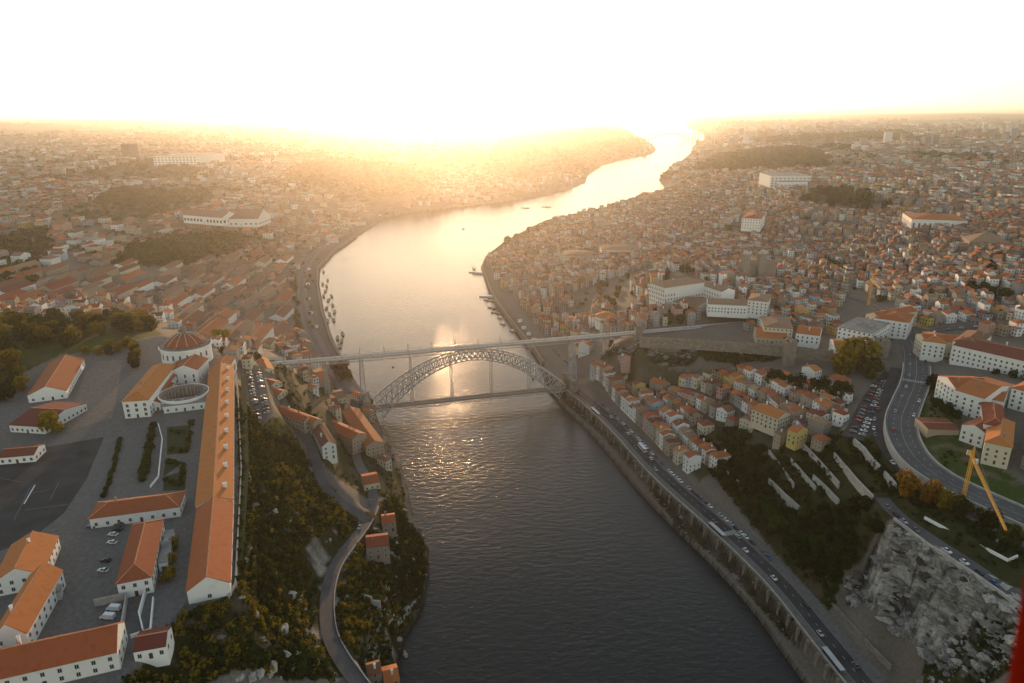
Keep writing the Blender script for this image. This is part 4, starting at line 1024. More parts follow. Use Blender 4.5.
B('deck_end_house', 'low tile roofed building along the inside of the city wall', 'building', (757,337), (788,339), (789,329), 76, 71, roofc='orange', rh=2, wallc='tan', bay=3.6, maxn=20, chim=0)
B('market_hall', 'white low hall with brown roof left of the big yellow tree', 'building', (835,348), (862,350), (862,341), 82, 75, roofc='rust', rh=2.4, wallc='white', bay=3.6, maxn=20, chim=0)
# cathedral
cx, cy, _ = P(752, 276, 76); t_ = thing('cathedral', 'grey stone cathedral with two square towers on the old town hill', 'cathedral', (cx, cy, 72), R(8))
mb = MB(); mb.box(12, 12, -3, 40, 18, 19); mb.build('nave', WALLM['stone'], t_)
o_ = roof_mb(40, 18, 16, 4, 'gable', 'x').build('roof', ROOFM['faded'], t_, None); o_.location = (12, 12, 0)
for sx_ in (-6, 14):
    mb = MB(); mb.box(sx_ - 4, 0, -3, 8, 8, 33); mb.box(sx_ - 4, 0, 30.02, 8.8, 8.8, 1); tw = mb.build('bell_tower', WALLM['stone'], t_)
    mb = MB(); mb.lathe(sx_ - 4, 0, [(3.6, 31), (3.2, 33), (1.2, 35), (0, 37)], 12); mb.build('cupola', stone_l, tw)
    ob('window', WIN, tw, (sx_ - 4, -4.02, 23), 0, (1.8, 1, 3.4))
occupy(cx + 12, cy + 10, 46, 34, 0)
# round white house below the palace
cx, cy, _ = P(606, 318, 40); t_ = thing('round_house', 'white curved building with fan of orange roofs under the palace', 'building', (cx, cy, 34))
mb = MB(); mb.lathe(0, 0, [(12, -6), (12, 9)], 28); mb.build('wall', plaster_w, t_); mb = MB(); mb.lathe(0, 0, [(12.8, 9.02), (12.8, 9.3), (8, 11.5), (2, 13), (0, 13.1)], 28); mb.build('roof', ROOFM['orange'], t_)
for i in range(12): a = R(180 + i * 16); ob('window', WIN, t_, (12.04 * math.cos(a), 12.04 * math.sin(a), 4), a + math.pi / 2, (1.2, 1, 2))
occupy(cx, cy, 28, 28, 0)
B('exchange_palace', 'long pale classical palace block near the river bend', 'palace', (561,256), (594,257), (594,251), 28, 10, roofc='faded', rh=3, roof='hip', wallc='cream', bay=4, fh=4.5, maxn=50, wh=2.2)
B('market_hall', 'dark red iron market hall in front of the long cream block', 'market hall', (612,257), (642,257), (642,252), 36, 22, roofc='dark red', rh=3, wallc='dark red' if False else 'pink', bay=4, maxn=20, chim=0)
B('exchange_palace', 'long cream block with faded roof behind the dark red market hall', 'palace', (602,250), (640,250), (640,245), 40, 22, roofc='faded', rh=3, roof='hip', wallc='cream', bay=4, fh=4.5, maxn=50, wh=2.2)
B('church', 'white church with orange roof in the distant old town', 'church', (742,218), (761,219), (761,213), 92, 74, roofc='orange', rh=4, roof='hip', wallc='white', bay=4, fh=4.5, maxn=50, wh=2.2)
B('hospital', 'long white colonnaded hospital front with orange roof on the far right', 'hospital', (912,219), (968,221), (968,215), 106, 88, roofc='orange', rh=5, roof='hip', wallc='white', bay=7, fh=16, maxn=30, ww=3, wh=12)
B('hospital', 'large white modern hospital slab on the wooded far ridge', 'hospital', (771,176), (811,176), (811,172.5), 112, 80, roof='flat', wallc='white', bay=9, fh=6, maxn=60, ww=6, wh=2.5)
B('hospital', 'lower white slab in front of the modern hospital', 'hospital', (780,182), (808,182), (808,178.5), 100, 78, roof='flat', wallc='white', bay=9, fh=6, maxn=60, ww=6, wh=2.5)
B('town_hall', 'long stone building with dark hedge beside it right of the hospital', 'building', (970,242), (1012,244), (1012,239), 100, 86, roofc='faded', roof='hip', wallc='stone', bay=5, fh=5, maxn=50, wh=2.5)
# left bank far landmarks
cx, cy, _ = P(132, 160, 80); t_ = thing('tower_block', 'dark round tower block standing alone in the left distance', 'tower block', (cx, cy, 70))
mb = MB(); mb.lathe(0, 0, [(34, -5), (34, 78), (30, 80), (0, 80)], 24); mb.build('wall', mat('dark_cladding', (.10, .085, .08), rough=.7, noise=.2, nscale=.1), t_)
for k in range(18): mb = MB(); mb.lathe(0, 0, [(34.3, 3 + k * 4.2), (34.3, 4.6 + k * 4.2)], 24); mb.build('window_band', glass, t_)
B('apartment_building', 'long white apartment slab right of the dark round tower', 'apartment block', (153,156), (196,156), (196,153), 118, 82, roof='flat', wallc='white', bay=14, fh=9, maxn=50, ww=9, wh=4)
B('arcade_hall', 'long white hall with row of dark arches on the left bank', 'building', (183,215), (222,218), (223,214), 72, 60, roofc='faded', wallc='white', bay=9, fh=12, maxn=20, ww=6, wh=6)
B('arcade_hall', 'white hall with bent roof continuing right of the arched hall', 'building', (223,219), (258,219), (260,214.5), 68, 56, roofc='faded', wallc='white', bay=9, fh=9, maxn=20, ww=5, wh=3)
# ------------------------------------------------------------------ ordinary houses
CAND = []     # (size, kind, x, y, z0, w, d, h, a, wall, roof, rooftype, ridge, rh)
WOODS = [wp_ for wp_ in ([P(x, y, z)[:2] for x, y, z in q] for q in (
    ((478,172,60),(500,142,80),(540,131,85),(600,129,85),(630,133,70),(650,146,40),(652,150,10),(640,153,8),(600,160,40),(580,172,20),(560,181,10),(520,183,30)),
    ((290,168,80),(330,160,80),(400,165,80),(440,178,60),(420,190,50),(370,200,45),(320,195,50),(290,185,60)),
    ((105,262,50),(150,238,48),(240,232,26),(245,250,20),(180,265,35)), ((55,215,66),(120,185,70),(220,185,60),(215,200,55),(120,222,60)),
    ((690,168,40),(715,152,50),(800,150,80),(835,162,88),(800,172,80),(720,172,55)), ((0,235,68),(45,225,66),(60,250,60),(0,262,64)), ((740,140,85),(900,132,100),(930,140,100),(800,148,80))))]
def in_wood(x, y): return any(inside([x], [y], w)[0] for w in WOODS)
def wchoice(d):
    r = rng.random() * sum(d.values())
    for k, v in d.items():
        r -= v
        if r <= 0: return k
    return k
PAL_P = {'white': 4, 'cream': 2.6, 'tan': 2.2, 'grey': 1.8, 'ochre': .5, 'pink': .7, 'stone': 2, 'yellow': .2, 'pale blue': .5}
PAL_R = {'orange': 3.2, 'rust': 3, 'brown': 2, 'faded': 2.2, 'dark red': .6}
PAL_RF = {'orange': 1.4, 'rust': 2.2, 'brown': 2.5, 'faded': 3.5, 'dark red': .5}
def put(kind_, x, y, w_, d_, h, a, roofs=PAL_R, walls=PAL_P, flat=.04, hip=.25, ridge=None, check=True, pad=-.3):
    if check and not free(x, y, w_, d_, a, pad=pad): return False
    if in_wood(x, y): return False
    if kind_ == 'house' and math.hypot(x, y) > 620 and vnoise(np.array([x]), np.array([y]), 48, 91)[0] > .77: return False
    ca_, sa_ = math.cos(a), math.sin(a)
    zs = [Z(x + u * ca_ - v * sa_, y + u * sa_ + v * ca_) for u in (-w_ / 2, w_ / 2) for v in (-d_ / 2, d_ / 2)]
    if min(zs) < 2.3: return False
    z0 = sum(zs) / 4
    if check: occupy(x, y, w_, d_, a, pad=pad)
    rt = 'flat' if rng.random() < flat else ('hip' if rng.random() < hip else 'gable')
    px, py, D_ = proj(x, y, z0 + h)
    if D_ < 10: return False
    size = (w_ + h) / D_ * 683
    if not (-60 < px < 1084 and py < 760): size *= .0
    CAND.append((size, kind_, x, y, z0, w_, d_, h, a, wchoice(walls), wchoice(roofs), rt, ridge or ('x' if rng.random() < .6 else 'y'), min(w_, d_) * rng.uniform(.2, .28)))
    return True
def wpoly(pts): return [G(*p)[:2] if p[1] > 128 else P(p[0], p[1], 80)[:2] for p in pts]
def district(poly, ang, cell=70, wr=(5.5, 10), dr=(9, 13), hr=(7, 14), street=5, keep=.94, jit=.14, kind_='house', world=None, **k):
    W_ = world or wpoly(poly); xs = [p[0] for p in W_]; ys = [p[1] for p in W_]
    x0, x1, y0, y1 = min(xs), max(xs), min(ys), max(ys); n = 0
    cx = x0
    while cx < x1:
        cy_ = y0
        while cy_ < y1:
            a0 = R(ang + (vnoise(np.array([cx]), np.array([cy_]), 260, 5)[0] - .5) * 2 * jit * 90)
            ca_, sa_ = math.cos(a0), math.sin(a0); ox, oy = cx + cell / 2, cy_ + cell / 2
            v = -cell / 2 * 1.1; row = 0
            while v < cell / 2 * 1.1:
                dd = rng.uniform(*dr); u = -cell / 2 * 1.1
                while u < cell / 2 * 1.1:
                    ww_ = rng.uniform(*wr)
                    X = ox + (u + ww_ / 2) * ca_ - (v + dd / 2) * sa_; Y = oy + (u + ww_ / 2) * sa_ + (v + dd / 2) * ca_
                    if abs(X - ox) < cell * .55 and abs(Y - oy) < cell * .55 and rng.random() < keep and inside([X], [Y], W_)[0]:
                        n += put(kind_, X, Y, ww_, dd, rng.uniform(*hr), a0 + (math.pi if row % 2 else 0) + rng.uniform(-.03, .03), **k)
                    u += ww_ + (.0 if rng.random() < .85 else rng.uniform(2, 5))
                v += dd + (street if row % 2 else 0.3) ; row += 1
            cy_ += cell
        cx += cell
    return n
def rowhouses(line, side, wr=(5, 8), dr=(9, 12), hr=(9, 14), gap=0.0, **k):
    """houses shoulder to shoulder along a line of world points; side +1 = right of travel"""
    l = resample(line, 1.0); i = 0
    while i < len(l) - 12:
        w_ = rng.uniform(*wr); j = i + int(round(w_))
        if j >= len(l): break
        a_, b_ = l[i], l[j]; dx, dy = b_[0] - a_[0], b_[1] - a_[1]; L2 = math.hypot(dx, dy) or 1
        nx_, ny_ = dy / L2 * side, -dx / L2 * side; d_ = rng.uniform(*dr)
        put('house', (a_[0] + b_[0]) / 2 + nx_ * d_ / 2, (a_[1] + b_[1]) / 2 + ny_ * d_ / 2, L2 - .05, d_, rng.uniform(*hr), math.atan2(dy, dx) + (0 if side < 0 else math.pi), ridge='x', pad=-1.0, **k)
        i = j + (int(rng.uniform(2, 6)) if rng.random() < gap else 0)
# riverside road row, from the bridge towards the camera; second row behind it
rr = offset(WALLEDGE, -25); a_ = min(range(len(rr)), key=lambda i: abs(proj(*rr[i])[1] - 378)); b_ = min(range(len(rr)), key=lambda i: abs(proj(*rr[i])[1] - 497))
rr = rr[min(a_, b_):max(a_, b_)]
rowhouses(rr, -1, wr=(4.5, 7.5), hr=(8, 13), flat=0)
rr2 = offset(rr, -15); rowhouses([(p[0], p[1], Z(p[0], p[1])) for p in rr2], -1, gap=.2, hr=(7, 11), flat=0)
# Guindais: rows climbing the slope
for pts in (((612,378),(650,392),(690,405),(725,425)), ((655,377),(690,388),(730,402),(765,425)), ((690,372),(725,385),(765,405),(800,430)), ((725,372),(760,386),(800,404),(830,420)),
            ((652,398),(680,418),(705,440)), ((760,432),(790,436),(815,440),(845,436)), ((765,372),(800,385),(840,392)), ((775,415),(800,422),(830,428)), ((680,440),(700,455),(725,472)), ((728,352),(760,356),(800,362),(840,372)), ((700,365),(725,366),(760,368))):
    rowhouses([G(*p) for p in pts], rng.choice((-1, 1)), wr=(5, 8.5), dr=(8, 11), hr=(5.5, 8.5), gap=.08, flat=0)
district([(600,372),(655,362),(700,368),(765,372),(850,386),(842,430),(800,440),(765,440),(735,425),(700,440),(705,470),(690,470),(640,420)], 25, cell=50, hr=(6, 10), keep=.85, flat=0)
district([(1024,400),(1060,420),(1060,480),(1024,470),(1012,440)], 10, cell=50, hr=(6, 10), keep=.8)
district([(572,338),(592,334),(600,345),(590,372),(575,370)], 60, cell=40, keep=.8, hr=(8, 13))
for q_ in range(2): district([(600,372),(655,362),(700,368),(765,372),(850,386),(842,430),(800,440),(765,440),(735,425),(700,440),(705,470),(690,470),(640,420)], 25 + 4 * q_, cell=42 - 9 * q_, wr=(4.5, 7.5), dr=(6, 9), hr=(5, 8), street=1.5, keep=.8, flat=0)
district([(300,375),(350,398),(372,408),(398,470),(388,480),(350,440),(320,405)], 50, cell=45, wr=(5, 8), dr=(7, 11), hr=(5, 9), street=3, keep=.55, flat=0)
# old town, near to far
EX = [P(*p)[:2] for p in ((668,262,74),(742,262,74),(742,300,70),(668,300,62))]
occ_poly(wpoly([(668,272),(704,283),(722,288),(718,298),(668,292)])); occ_poly(wpoly([(700,312),(755,314),(755,326),(700,328)]))
for q in (((795,205),(815,193),(850,195),(890,205),(885,212),(840,212)), ((590,290),(615,278),(640,300),(625,318),(600,300))): occ_poly(wpoly(q))
district([(484,262),(560,226),(640,210),(700,196),(760,200),(760,285),(740,310),(700,320),(640,330),(592,336),(560,330),(545,345),(520,305)], 12, hr=(8, 14), wr=(4.5, 8.5), dr=(8, 12), street=3.5)
district([(735,200),(1060,215),(1060,345),(940,320),(905,305),(850,288),(790,300),(740,300)], -8, hr=(6, 11), wr=(4.8, 9.5), dr=(8, 12), cell=80, street=4)
for q_ in range(2):
    district([(486,262),(560,230),(640,212),(760,205),(1060,222),(1060,345),(900,325),(850,292),(800,300),(790,335),(700,322),(640,330),(592,336),(545,340),(515,310)], 12 - 10 * q_, cell=70 + 12 * q_, wr=(4.5, 8.5), dr=(6.5, 10), hr=(6, 11), street=1.0, keep=.9)
district([(212,345),(262,345),(262,366),(242,372),(230,360)], 10, cell=40, hr=(5, 8), keep=.8)
district([(795,290),(840,292),(838,312),(835,335),(795,330)], 15, cell=40, hr=(6, 9), keep=.9)
district([(915,300),(1060,310),(1060,350),(950,330)], -6, hr=(8, 13))
district([(795,300),(835,300),(835,335),(800,330)], 5, hr=(8, 12), keep=.8)
district([(545,224),(600,210),(665,192),(700,180),(760,170),(1060,180),(1060,222),(740,205),(640,215)], -12, hr=(8, 14), wr=(7, 14), dr=(10, 16), cell=110, street=14, roofs=PAL_RF, flat=.15, keep=.8)
# left bank: lodges with long roofs, and houses between them
LW = {'white': 2, 'tan': 3, 'cream': 2, 'stone': 3}
district([(292,344),(287,262),(270,245),(225,235),(165,245),(160,300),(205,335),(240,345)], 3, kind_='warehouse', cell=95, wr=(14, 21), dr=(40, 66), hr=(4, 6.5), street=2, jit=.04, keep=1.0, roofs={'brown': 4, 'rust': 3, 'faded': 2}, walls=LW, flat=0, hip=0, ridge='y')
district([(292,344),(287,262),(270,245),(225,235),(165,245),(160,300),(205,335),(240,345)], 3, kind_='warehouse', cell=60, wr=(7, 11), dr=(12, 24), hr=(4, 6), street=.5, jit=.04, keep=1.0, roofs={'orange': 1, 'brown': 4, 'rust': 4}, walls=LW, flat=0, hip=0, ridge='y')
district([(0,272),(100,262),(162,265),(162,300),(0,305)], -4, kind_='warehouse', cell=100, wr=(14, 21), dr=(40, 60), hr=(4, 7), street=8, jit=.08, keep=.75, roofs={'brown': 4, 'rust': 3, 'faded': 2}, walls=LW, flat=0, hip=0, ridge='y')
district([(-60,300),(110,296),(170,300),(205,338),(160,325),(120,318),(0,328),(-60,330)], 4, hr=(6, 11), wr=(7, 13), keep=.75, street=7)
district([(270,345),(283,330),(310,335),(335,365),(345,388),(322,392),(300,370)], 40, cell=40, keep=.8, hr=(7, 12), roofs=PAL_R)
district([(300,330),(292,300),(290,262),(297,262),(298,300),(306,330)], 0, cell=60, keep=.6, hr=(5, 8))
district([(-60,182),(150,180),(290,200),(292,262),(160,262),(-60,272)], -6, cell=110, wr=(9, 22), dr=(12, 26), hr=(6, 12), street=12, keep=.55, roofs=PAL_RF, flat=.1)
district([(290,235),(360,205),(400,200),(400,208),(330,240),(300,262)], 20, cell=80, keep=.6, wr=(8, 16), hr=(6, 12), roofs=PAL_RF)
district([(400,206),(400,180),(540,172),(590,168),(570,186),(520,192),(440,202)], 10, cell=90, keep=.55, wr=(8, 16), dr=(10, 18), hr=(6, 12), roofs=PAL_RF)
# the far city, out to the haze
def far_city(n, r0, r1, a0, a1, wr, hr, seed, flat=.4, dens=.45):
    g = np.random.default_rng(seed); c = 0
    while c < n:
        a = R(g.uniform(a0, a1)); r = r0 * (r1 / r0) ** g.uniform(0, 1); x, y = r * math.sin(a), r * math.cos(a)
        if vnoise(np.array([x]), np.array([y]), 330, 31)[0] < dens * .9 + (g.random() - .5) * .25: c += .3; continue
        c += 1
        if inside([x], [y], RIVER)[0] or seg_dist([x], [y], RIVER, True)[0] < 25: continue
        w_ = g.uniform(*wr); put('block', x, y, w_, g.uniform(*wr) * .8, g.uniform(*hr), vnoise(np.array([x]), np.array([y]), 500, 7)[0] * 3.0 + (1.5708 if g.random() < .3 else 0), roofs=PAL_RF, walls={'white': 2.5, 'cream': 3, 'tan': 3, 'grey': 3, 'pink': .8}, flat=flat, check=False)
far_city(1800, 1500, 2600, -44, 0, (9, 24), (6, 11), 1, .25, .56)
far_city(2400, 2000, 3800, 4, 44, (9, 22), (7, 14), 2, .35, .5)
far_city(2400, 2600, 6500, -44, -3, (14, 34), (8, 18), 3, .5, .58)
far_city(3600, 3000, 8000, 8, 44, (14, 36), (9, 24), 4, .6, .52)
far_city(1200, 6500, 14000, -44, 44, (30, 80), (14, 34), 5, .8, .58)
far_city(70, 3500, 8000, 12, 42, (22, 34), (40, 62), 6, 1.0, .3)
far_city(40, 3500, 8000, -42, -8, (22, 36), (32, 50), 7, 1.0, .3)

CAND.sort(key=lambda c: -c[0])
FL = {1: 'one', 2: 'two', 3: 'three', 4: 'four', 5: 'five', 6: 'six'}
nh = nw = 0; REST = []
print('candidates', len(CAND))
for c in CAND:
    size, kind_, x, y, z0, w_, d_, h, a, wc, rc, rt, rd, rh = c
    if kind_ == 'house' and nh < 285:
        nh += 1; fl = max(1, min(6, int(h / 3)))
        lab = f"{FL[fl]}-storey {wc} house with {'flat grey' if rt == 'flat' else rc + ' ' + ('hipped' if rt == 'hip' else 'tile')} roof"
        make_building('house', lab, 'house', x, y, z0, w_, d_, h, a, wc, rc, rt, rd, rh, bay=2.7, fh=3.0, maxn=12, foot=5, chim=1 if rng.random() < .6 else 0, group='ordinary houses of the town', occ=False, ov=.3)
    elif kind_ == 'warehouse' and nw < 70 and size > 10:
        nw += 1
        make_building('warehouse', f"long {wc} walled wine lodge with {rc} tile roof", 'warehouse', x, y, z0, w_, d_, h, a, wc, rc, rt, rd, rh, bay=6, fh=6, maxn=6, foot=5, chim=0, group='wine lodges on the left bank', occ=False, ov=.3)
    else: REST.append(c)
# everything farther and smaller: one mesh of houses
CM = [mat('far_walls', (0, 0, 0), rough=.9, spec=.1, noise=.08, nscale=.2, attr='bcol'), mat('far_roofs', (0, 0, 0), rough=.9, noise=.25, nscale=.2, spec=.1, attr='bcol'), glass]
Vs, Fs, Ms, Cs = [], [], [], []
def vary(c, a=.15):
    k = 1 + rng.uniform(-a, a); return (c[0] * k, c[1] * k * (1 + rng.uniform(-.04, .04)), c[2] * k * (1 + rng.uniform(-.08, .08)))
vc = 0
for c in REST:
    size, kind_, x, y, z0, w_, d_, h, a, wc, rc, rt, rd, rh = c
    ca_, sa_ = math.cos(a), math.sin(a); X, Y = w_ / 2, d_ / 2
    def add(loc, faces, mi, col):
        global vc
        for u, v, q in loc: Vs.append((x + u * ca_ - v * sa_, y + u * sa_ + v * ca_, z0 + q))
        for f in faces: Fs.append([vc + i for i in (f if len(f) == 4 else (*f, f[2]))]); Ms.append(mi); Cs.append(col)
        vc += len(loc)
    wcol = tuple(.8 * v_ for v_ in vary(WALLC[wc], .2)); rcol = vary(ROOFC[rc], .25) if rt != 'flat' else vary((.26, .25, .24), .25)
    add([(-X, -Y, -5), (X, -Y, -5), (X, Y, -5), (-X, Y, -5), (-X, -Y, h), (X, -Y, h), (X, Y, h), (-X, Y, h)], [(0, 1, 5, 4), (1, 2, 6, 5), (2, 3, 7, 6), (3, 0, 4, 7)], 0, wcol)
    if rt == 'flat': add([(-X, -Y, h), (X, -Y, h), (X, Y, h), (-X, Y, h)], [(0, 1, 2, 3)], 1, rcol)
    else:
        e = .3; X2, Y2 = X + e, Y + e; k = min(X2, Y2) * .95 if rt == 'hip' else 0
        if rt == 'hip': rd = 'x' if X >= Y else 'y'
        b = [(-X2, -Y2, h + .02), (X2, -Y2, h + .02), (X2, Y2, h + .02), (-X2, Y2, h + .02)]
        if rd == 'x': 
            b += [(-X2 + k, 0, h + rh), (X2 - k, 0, h + rh)]; sl = [(0, 1, 5, 4), (2, 3, 4, 5)]; ge = [(1, 2, 5), (3, 0, 4)]
        else: 
            b += [(0, -Y2 + k, h + rh), (0, Y2 - k, h + rh)]; sl = [(1, 2, 5, 4), (3, 0, 4, 5)]; ge = [(0, 1, 4), (2, 3, 5)]
        if rt == 'hip': add(b, sl + ge, 1, rcol)
        else: add(b, sl, 1, rcol); add(b, ge, 0, wcol)
    r = math.hypot(x, y)
    if r < 3200 and size > 3:
        band = r > 1500 or kind_ == 'block'
        for nx_, ny_, L2, o2 in ((0, -1, w_, Y), (0, 1, w_, Y), (1, 0, d_, X), (-1, 0, d_, X)):
            wx, wy = nx_ * ca_ - ny_ * sa_, nx_ * sa_ + ny_ * ca_
            if (wx * -x + wy * -y) / r < .25: continue
            fh = 3.1 if not band else 3.6; nf = int(h / fh); nb = max(1, int(L2 / (2.6 if not band else 5)))
            ww_, wh_ = (.55, 1.5) if not band else (1.0, 1.5)
            for f in range(nf):
                for b2 in range(nb):
                    tt = -L2 / 2 + (b2 + .5) * L2 / nb; q = f * fh + 1.1
                    pts = []
                    for s_, zz in ((-ww_, 0), (ww_, 0), (ww_, wh_), (-ww_, wh_)):
                        t2 = tt + s_; pts.append((nx_ * (o2 + .05) - ny_ * t2, ny_ * (o2 + .05) + nx_ * t2, q + zz))
                    add(pts, [(0, 1, 2, 3)], 2, (.03, .03, .04))
Fa = np.array(Fs); me = np_mesh('distant_houses', np.array(Vs), Fa, CM, mi=np.array(Ms))
at = me.attributes.new('bcol', 'FLOAT_COLOR', 'FACE'); at.data.foreach_set('color', np.concatenate([np.array(Cs), np.ones((len(Cs), 1))], 1).astype(np.float32).ravel())
me.validate()
o = ob('distant_houses', me); tag(o, 'mass of small and distant houses filling both banks out to the horizon', 'houses'); kind(o, 'stuff')
print('stuff faces', len(Fs), 'rest', len(REST))
# ------------------------------------------------------------------ foliage
def leaf_mat(name, col, col2, trans=.35):
    m = bpy.data.materials.new(name); m.use_nodes = True; t = m.node_tree; n = t.nodes; L = t.links; n.clear()
    o = n.new('ShaderNodeOutputMaterial'); d = n.new('ShaderNodeBsdfDiffuse'); tr = n.new('ShaderNodeBsdfTranslucent'); mx = n.new('ShaderNodeMixShader'); mx.inputs[0].default_value = trans
    oi = n.new('ShaderNodeObjectInfo'); g = n.new('ShaderNodeNewGeometry'); no = n.new('ShaderNodeTexNoise'); no.inputs['Scale'].default_value = .35; no.inputs['Detail'].default_value = 3
    L.new(g.outputs['Position'], no.inputs['Vector'])
    mr = n.new('ShaderNodeMapRange'); mr.inputs[1].default_value = .35; mr.inputs[2].default_value = .65; L.new(no.outputs['Fac'], mr.inputs[0])
    c = n.new('ShaderNodeMix'); c.data_type = 'RGBA'; c.inputs[6].default_value = (*col, 1); c.inputs[7].default_value = (*col2, 1); L.new(mr.outputs[0], c.inputs[0])
    hv = n.new('ShaderNodeHueSaturation'); mv = n.new('ShaderNodeMapRange'); mv.inputs[3].default_value = .7; mv.inputs[4].default_value = 1.3
    L.new(oi.outputs['Random'], mv.inputs[0]); L.new(mv.outputs[0], hv.inputs['Value']); L.new(c.outputs[2], hv.inputs['Color'])
    L.new(hv.outputs[0], d.inputs[0]); L.new(hv.outputs[0], tr.inputs[0]); L.new(d.outputs[0], mx.inputs[1]); L.new(tr.outputs[0], mx.inputs[2]); L.new(mx.outputs[0], o.inputs[0])
    return m
LEAF = {'dark green': leaf_mat('dark_leaves', (.018, .032, .010), (.035, .05, .014), .2), 'olive': leaf_mat('olive_leaves', (.045, .052, .014), (.075, .075, .02)),
        'green': leaf_mat('green_leaves', (.035, .06, .014), (.06, .085, .02)), 'golden': leaf_mat('golden_leaves', (.17, .135, .02), (.25, .18, .025)), 'orange': leaf_mat('orange_leaves', (.22, .10, .015), (.28, .15, .02)),
        'reddish': leaf_mat('reddish_leaves', (.12, .035, .015), (.16, .06, .02))}
bark = mat('bark', (.09, .07, .05), rough=.95, noise=.3, nscale=2)
def leaf_cloud(g, n, lobes, ls, zsq=1.0):
    """n leaf quads spread over the lobes of a unit crown"""
    k = g.integers(0, len(lobes), n); c = lobes[k, :3]; r = lobes[k, 3] * (.55 + .5 * g.random(n) ** .5)
    d = g.normal(size=(n, 3)); d /= np.linalg.norm(d, axis=1)[:, None]; p = c + d * r[:, None]; p[:, 2] = np.maximum(p[:, 2], .12 + .1 * g.random(n)); p[:, 2] *= zsq
    nn = d + g.normal(size=(n, 3)) * .6 + np.array([0, 0, .4]); nn /= np.linalg.norm(nn, axis=1)[:, None]
    a = np.cross(nn, g.normal(size=(n, 3))); a /= np.linalg.norm(a, axis=1)[:, None]; b = np.cross(nn, a)
    s = (ls * (.6 + .8 * g.random(n)))[:, None]; a *= s; b *= s * .8
    return np.stack([p - a - b, p + a - b * .7, p + a * .8 + b, p - a * .9 + b * .8], 1)     # n,4,3
def lobes_for(g, n=9, spread=.55, zc=.75, zr=.45):
    l = []
    for i in range(n):
        a = g.uniform(0, 6.28); r = spread * g.random() ** .5; l.append((r * math.cos(a), r * math.sin(a), zc + g.uniform(-zr, zr), g.uniform(.28, .5)))
    return np.array(l)
def quads_mesh(name, Q, mats_):
    return np_mesh(name, Q.reshape(-1, 3), np.arange(len(Q) * 4).reshape(-1, 4), mats_)
CROWN = {}
for key in LEAF:
    CROWN[key] = []
    for v in range(3):
        g = np.random.default_rng(100 + v); CROWN[key].append(quads_mesh('crown', leaf_cloud(g, 900, lobes_for(g), .085), [LEAF[key]]))
CYP = []
for v in range(2):
    g = np.random.default_rng(200 + v); l = np.array([(g.uniform(-.12, .12), g.uniform(-.12, .12), .3 + i * .42, .42 - .035 * i) for i in range(9)]); CYP.append(quads_mesh('crown', leaf_cloud(g, 600, l, .12), [LEAF['dark green']]))
def trunk_mesh():
    mb = MB(); mb.lathe(0, 0, [(.07, -.25), (.05, .3), (.035, .75)], 7)
    for a in range(5):
        t_ = a * 1.26; mb.bar((0, 0, .3 + a * .06), (.32 * math.cos(t_), .32 * math.sin(t_), .75 + a * .05), .035)
    return mb.mesh('trunk', bark)
TRUNK = trunk_mesh()
SHR = []
for v in range(2):
    g = np.random.default_rng(300 + v); l = np.array([(g.uniform(-.3, .3), g.uniform(-.3, .3), .45, .5) for i in range(5)]); SHR.append(quads_mesh('shrub', leaf_cloud(g, 260, l, .14), [LEAF['green']]))
NT = [0]
def tree(x, y, z, r, col, label, hscale=1.0, name='tree', group=None, parts=True):
    NT[0] += 1
    o = thing(name, label, 'tree', (x, y, z), rng.uniform(0, 6.28), group)
    m = rng.choice(CYP) if name == 'cypress' else rng.choice(CROWN[col])
    s = (r, r, r * hscale)
    ob('trunk', TRUNK, o, None, 0, s); ob('crown', m, o, None, 0, s)
    return o
def pt(px, py, rpx, col, label, **k):
    """tree whose crown centre shows at px,py with radius rpx"""
    x, y, z = G(px, py + rpx * .55); D_ = proj(x, y, z)[2]
    return tree(x, y, z, rpx * D_ / 683, col, label, **k)
SP = {'golden': 'golden-yellow', 'orange': 'orange autumn', 'olive': 'olive green', 'dark green': 'dark green', 'green': 'green', 'reddish': 'reddish brown'}
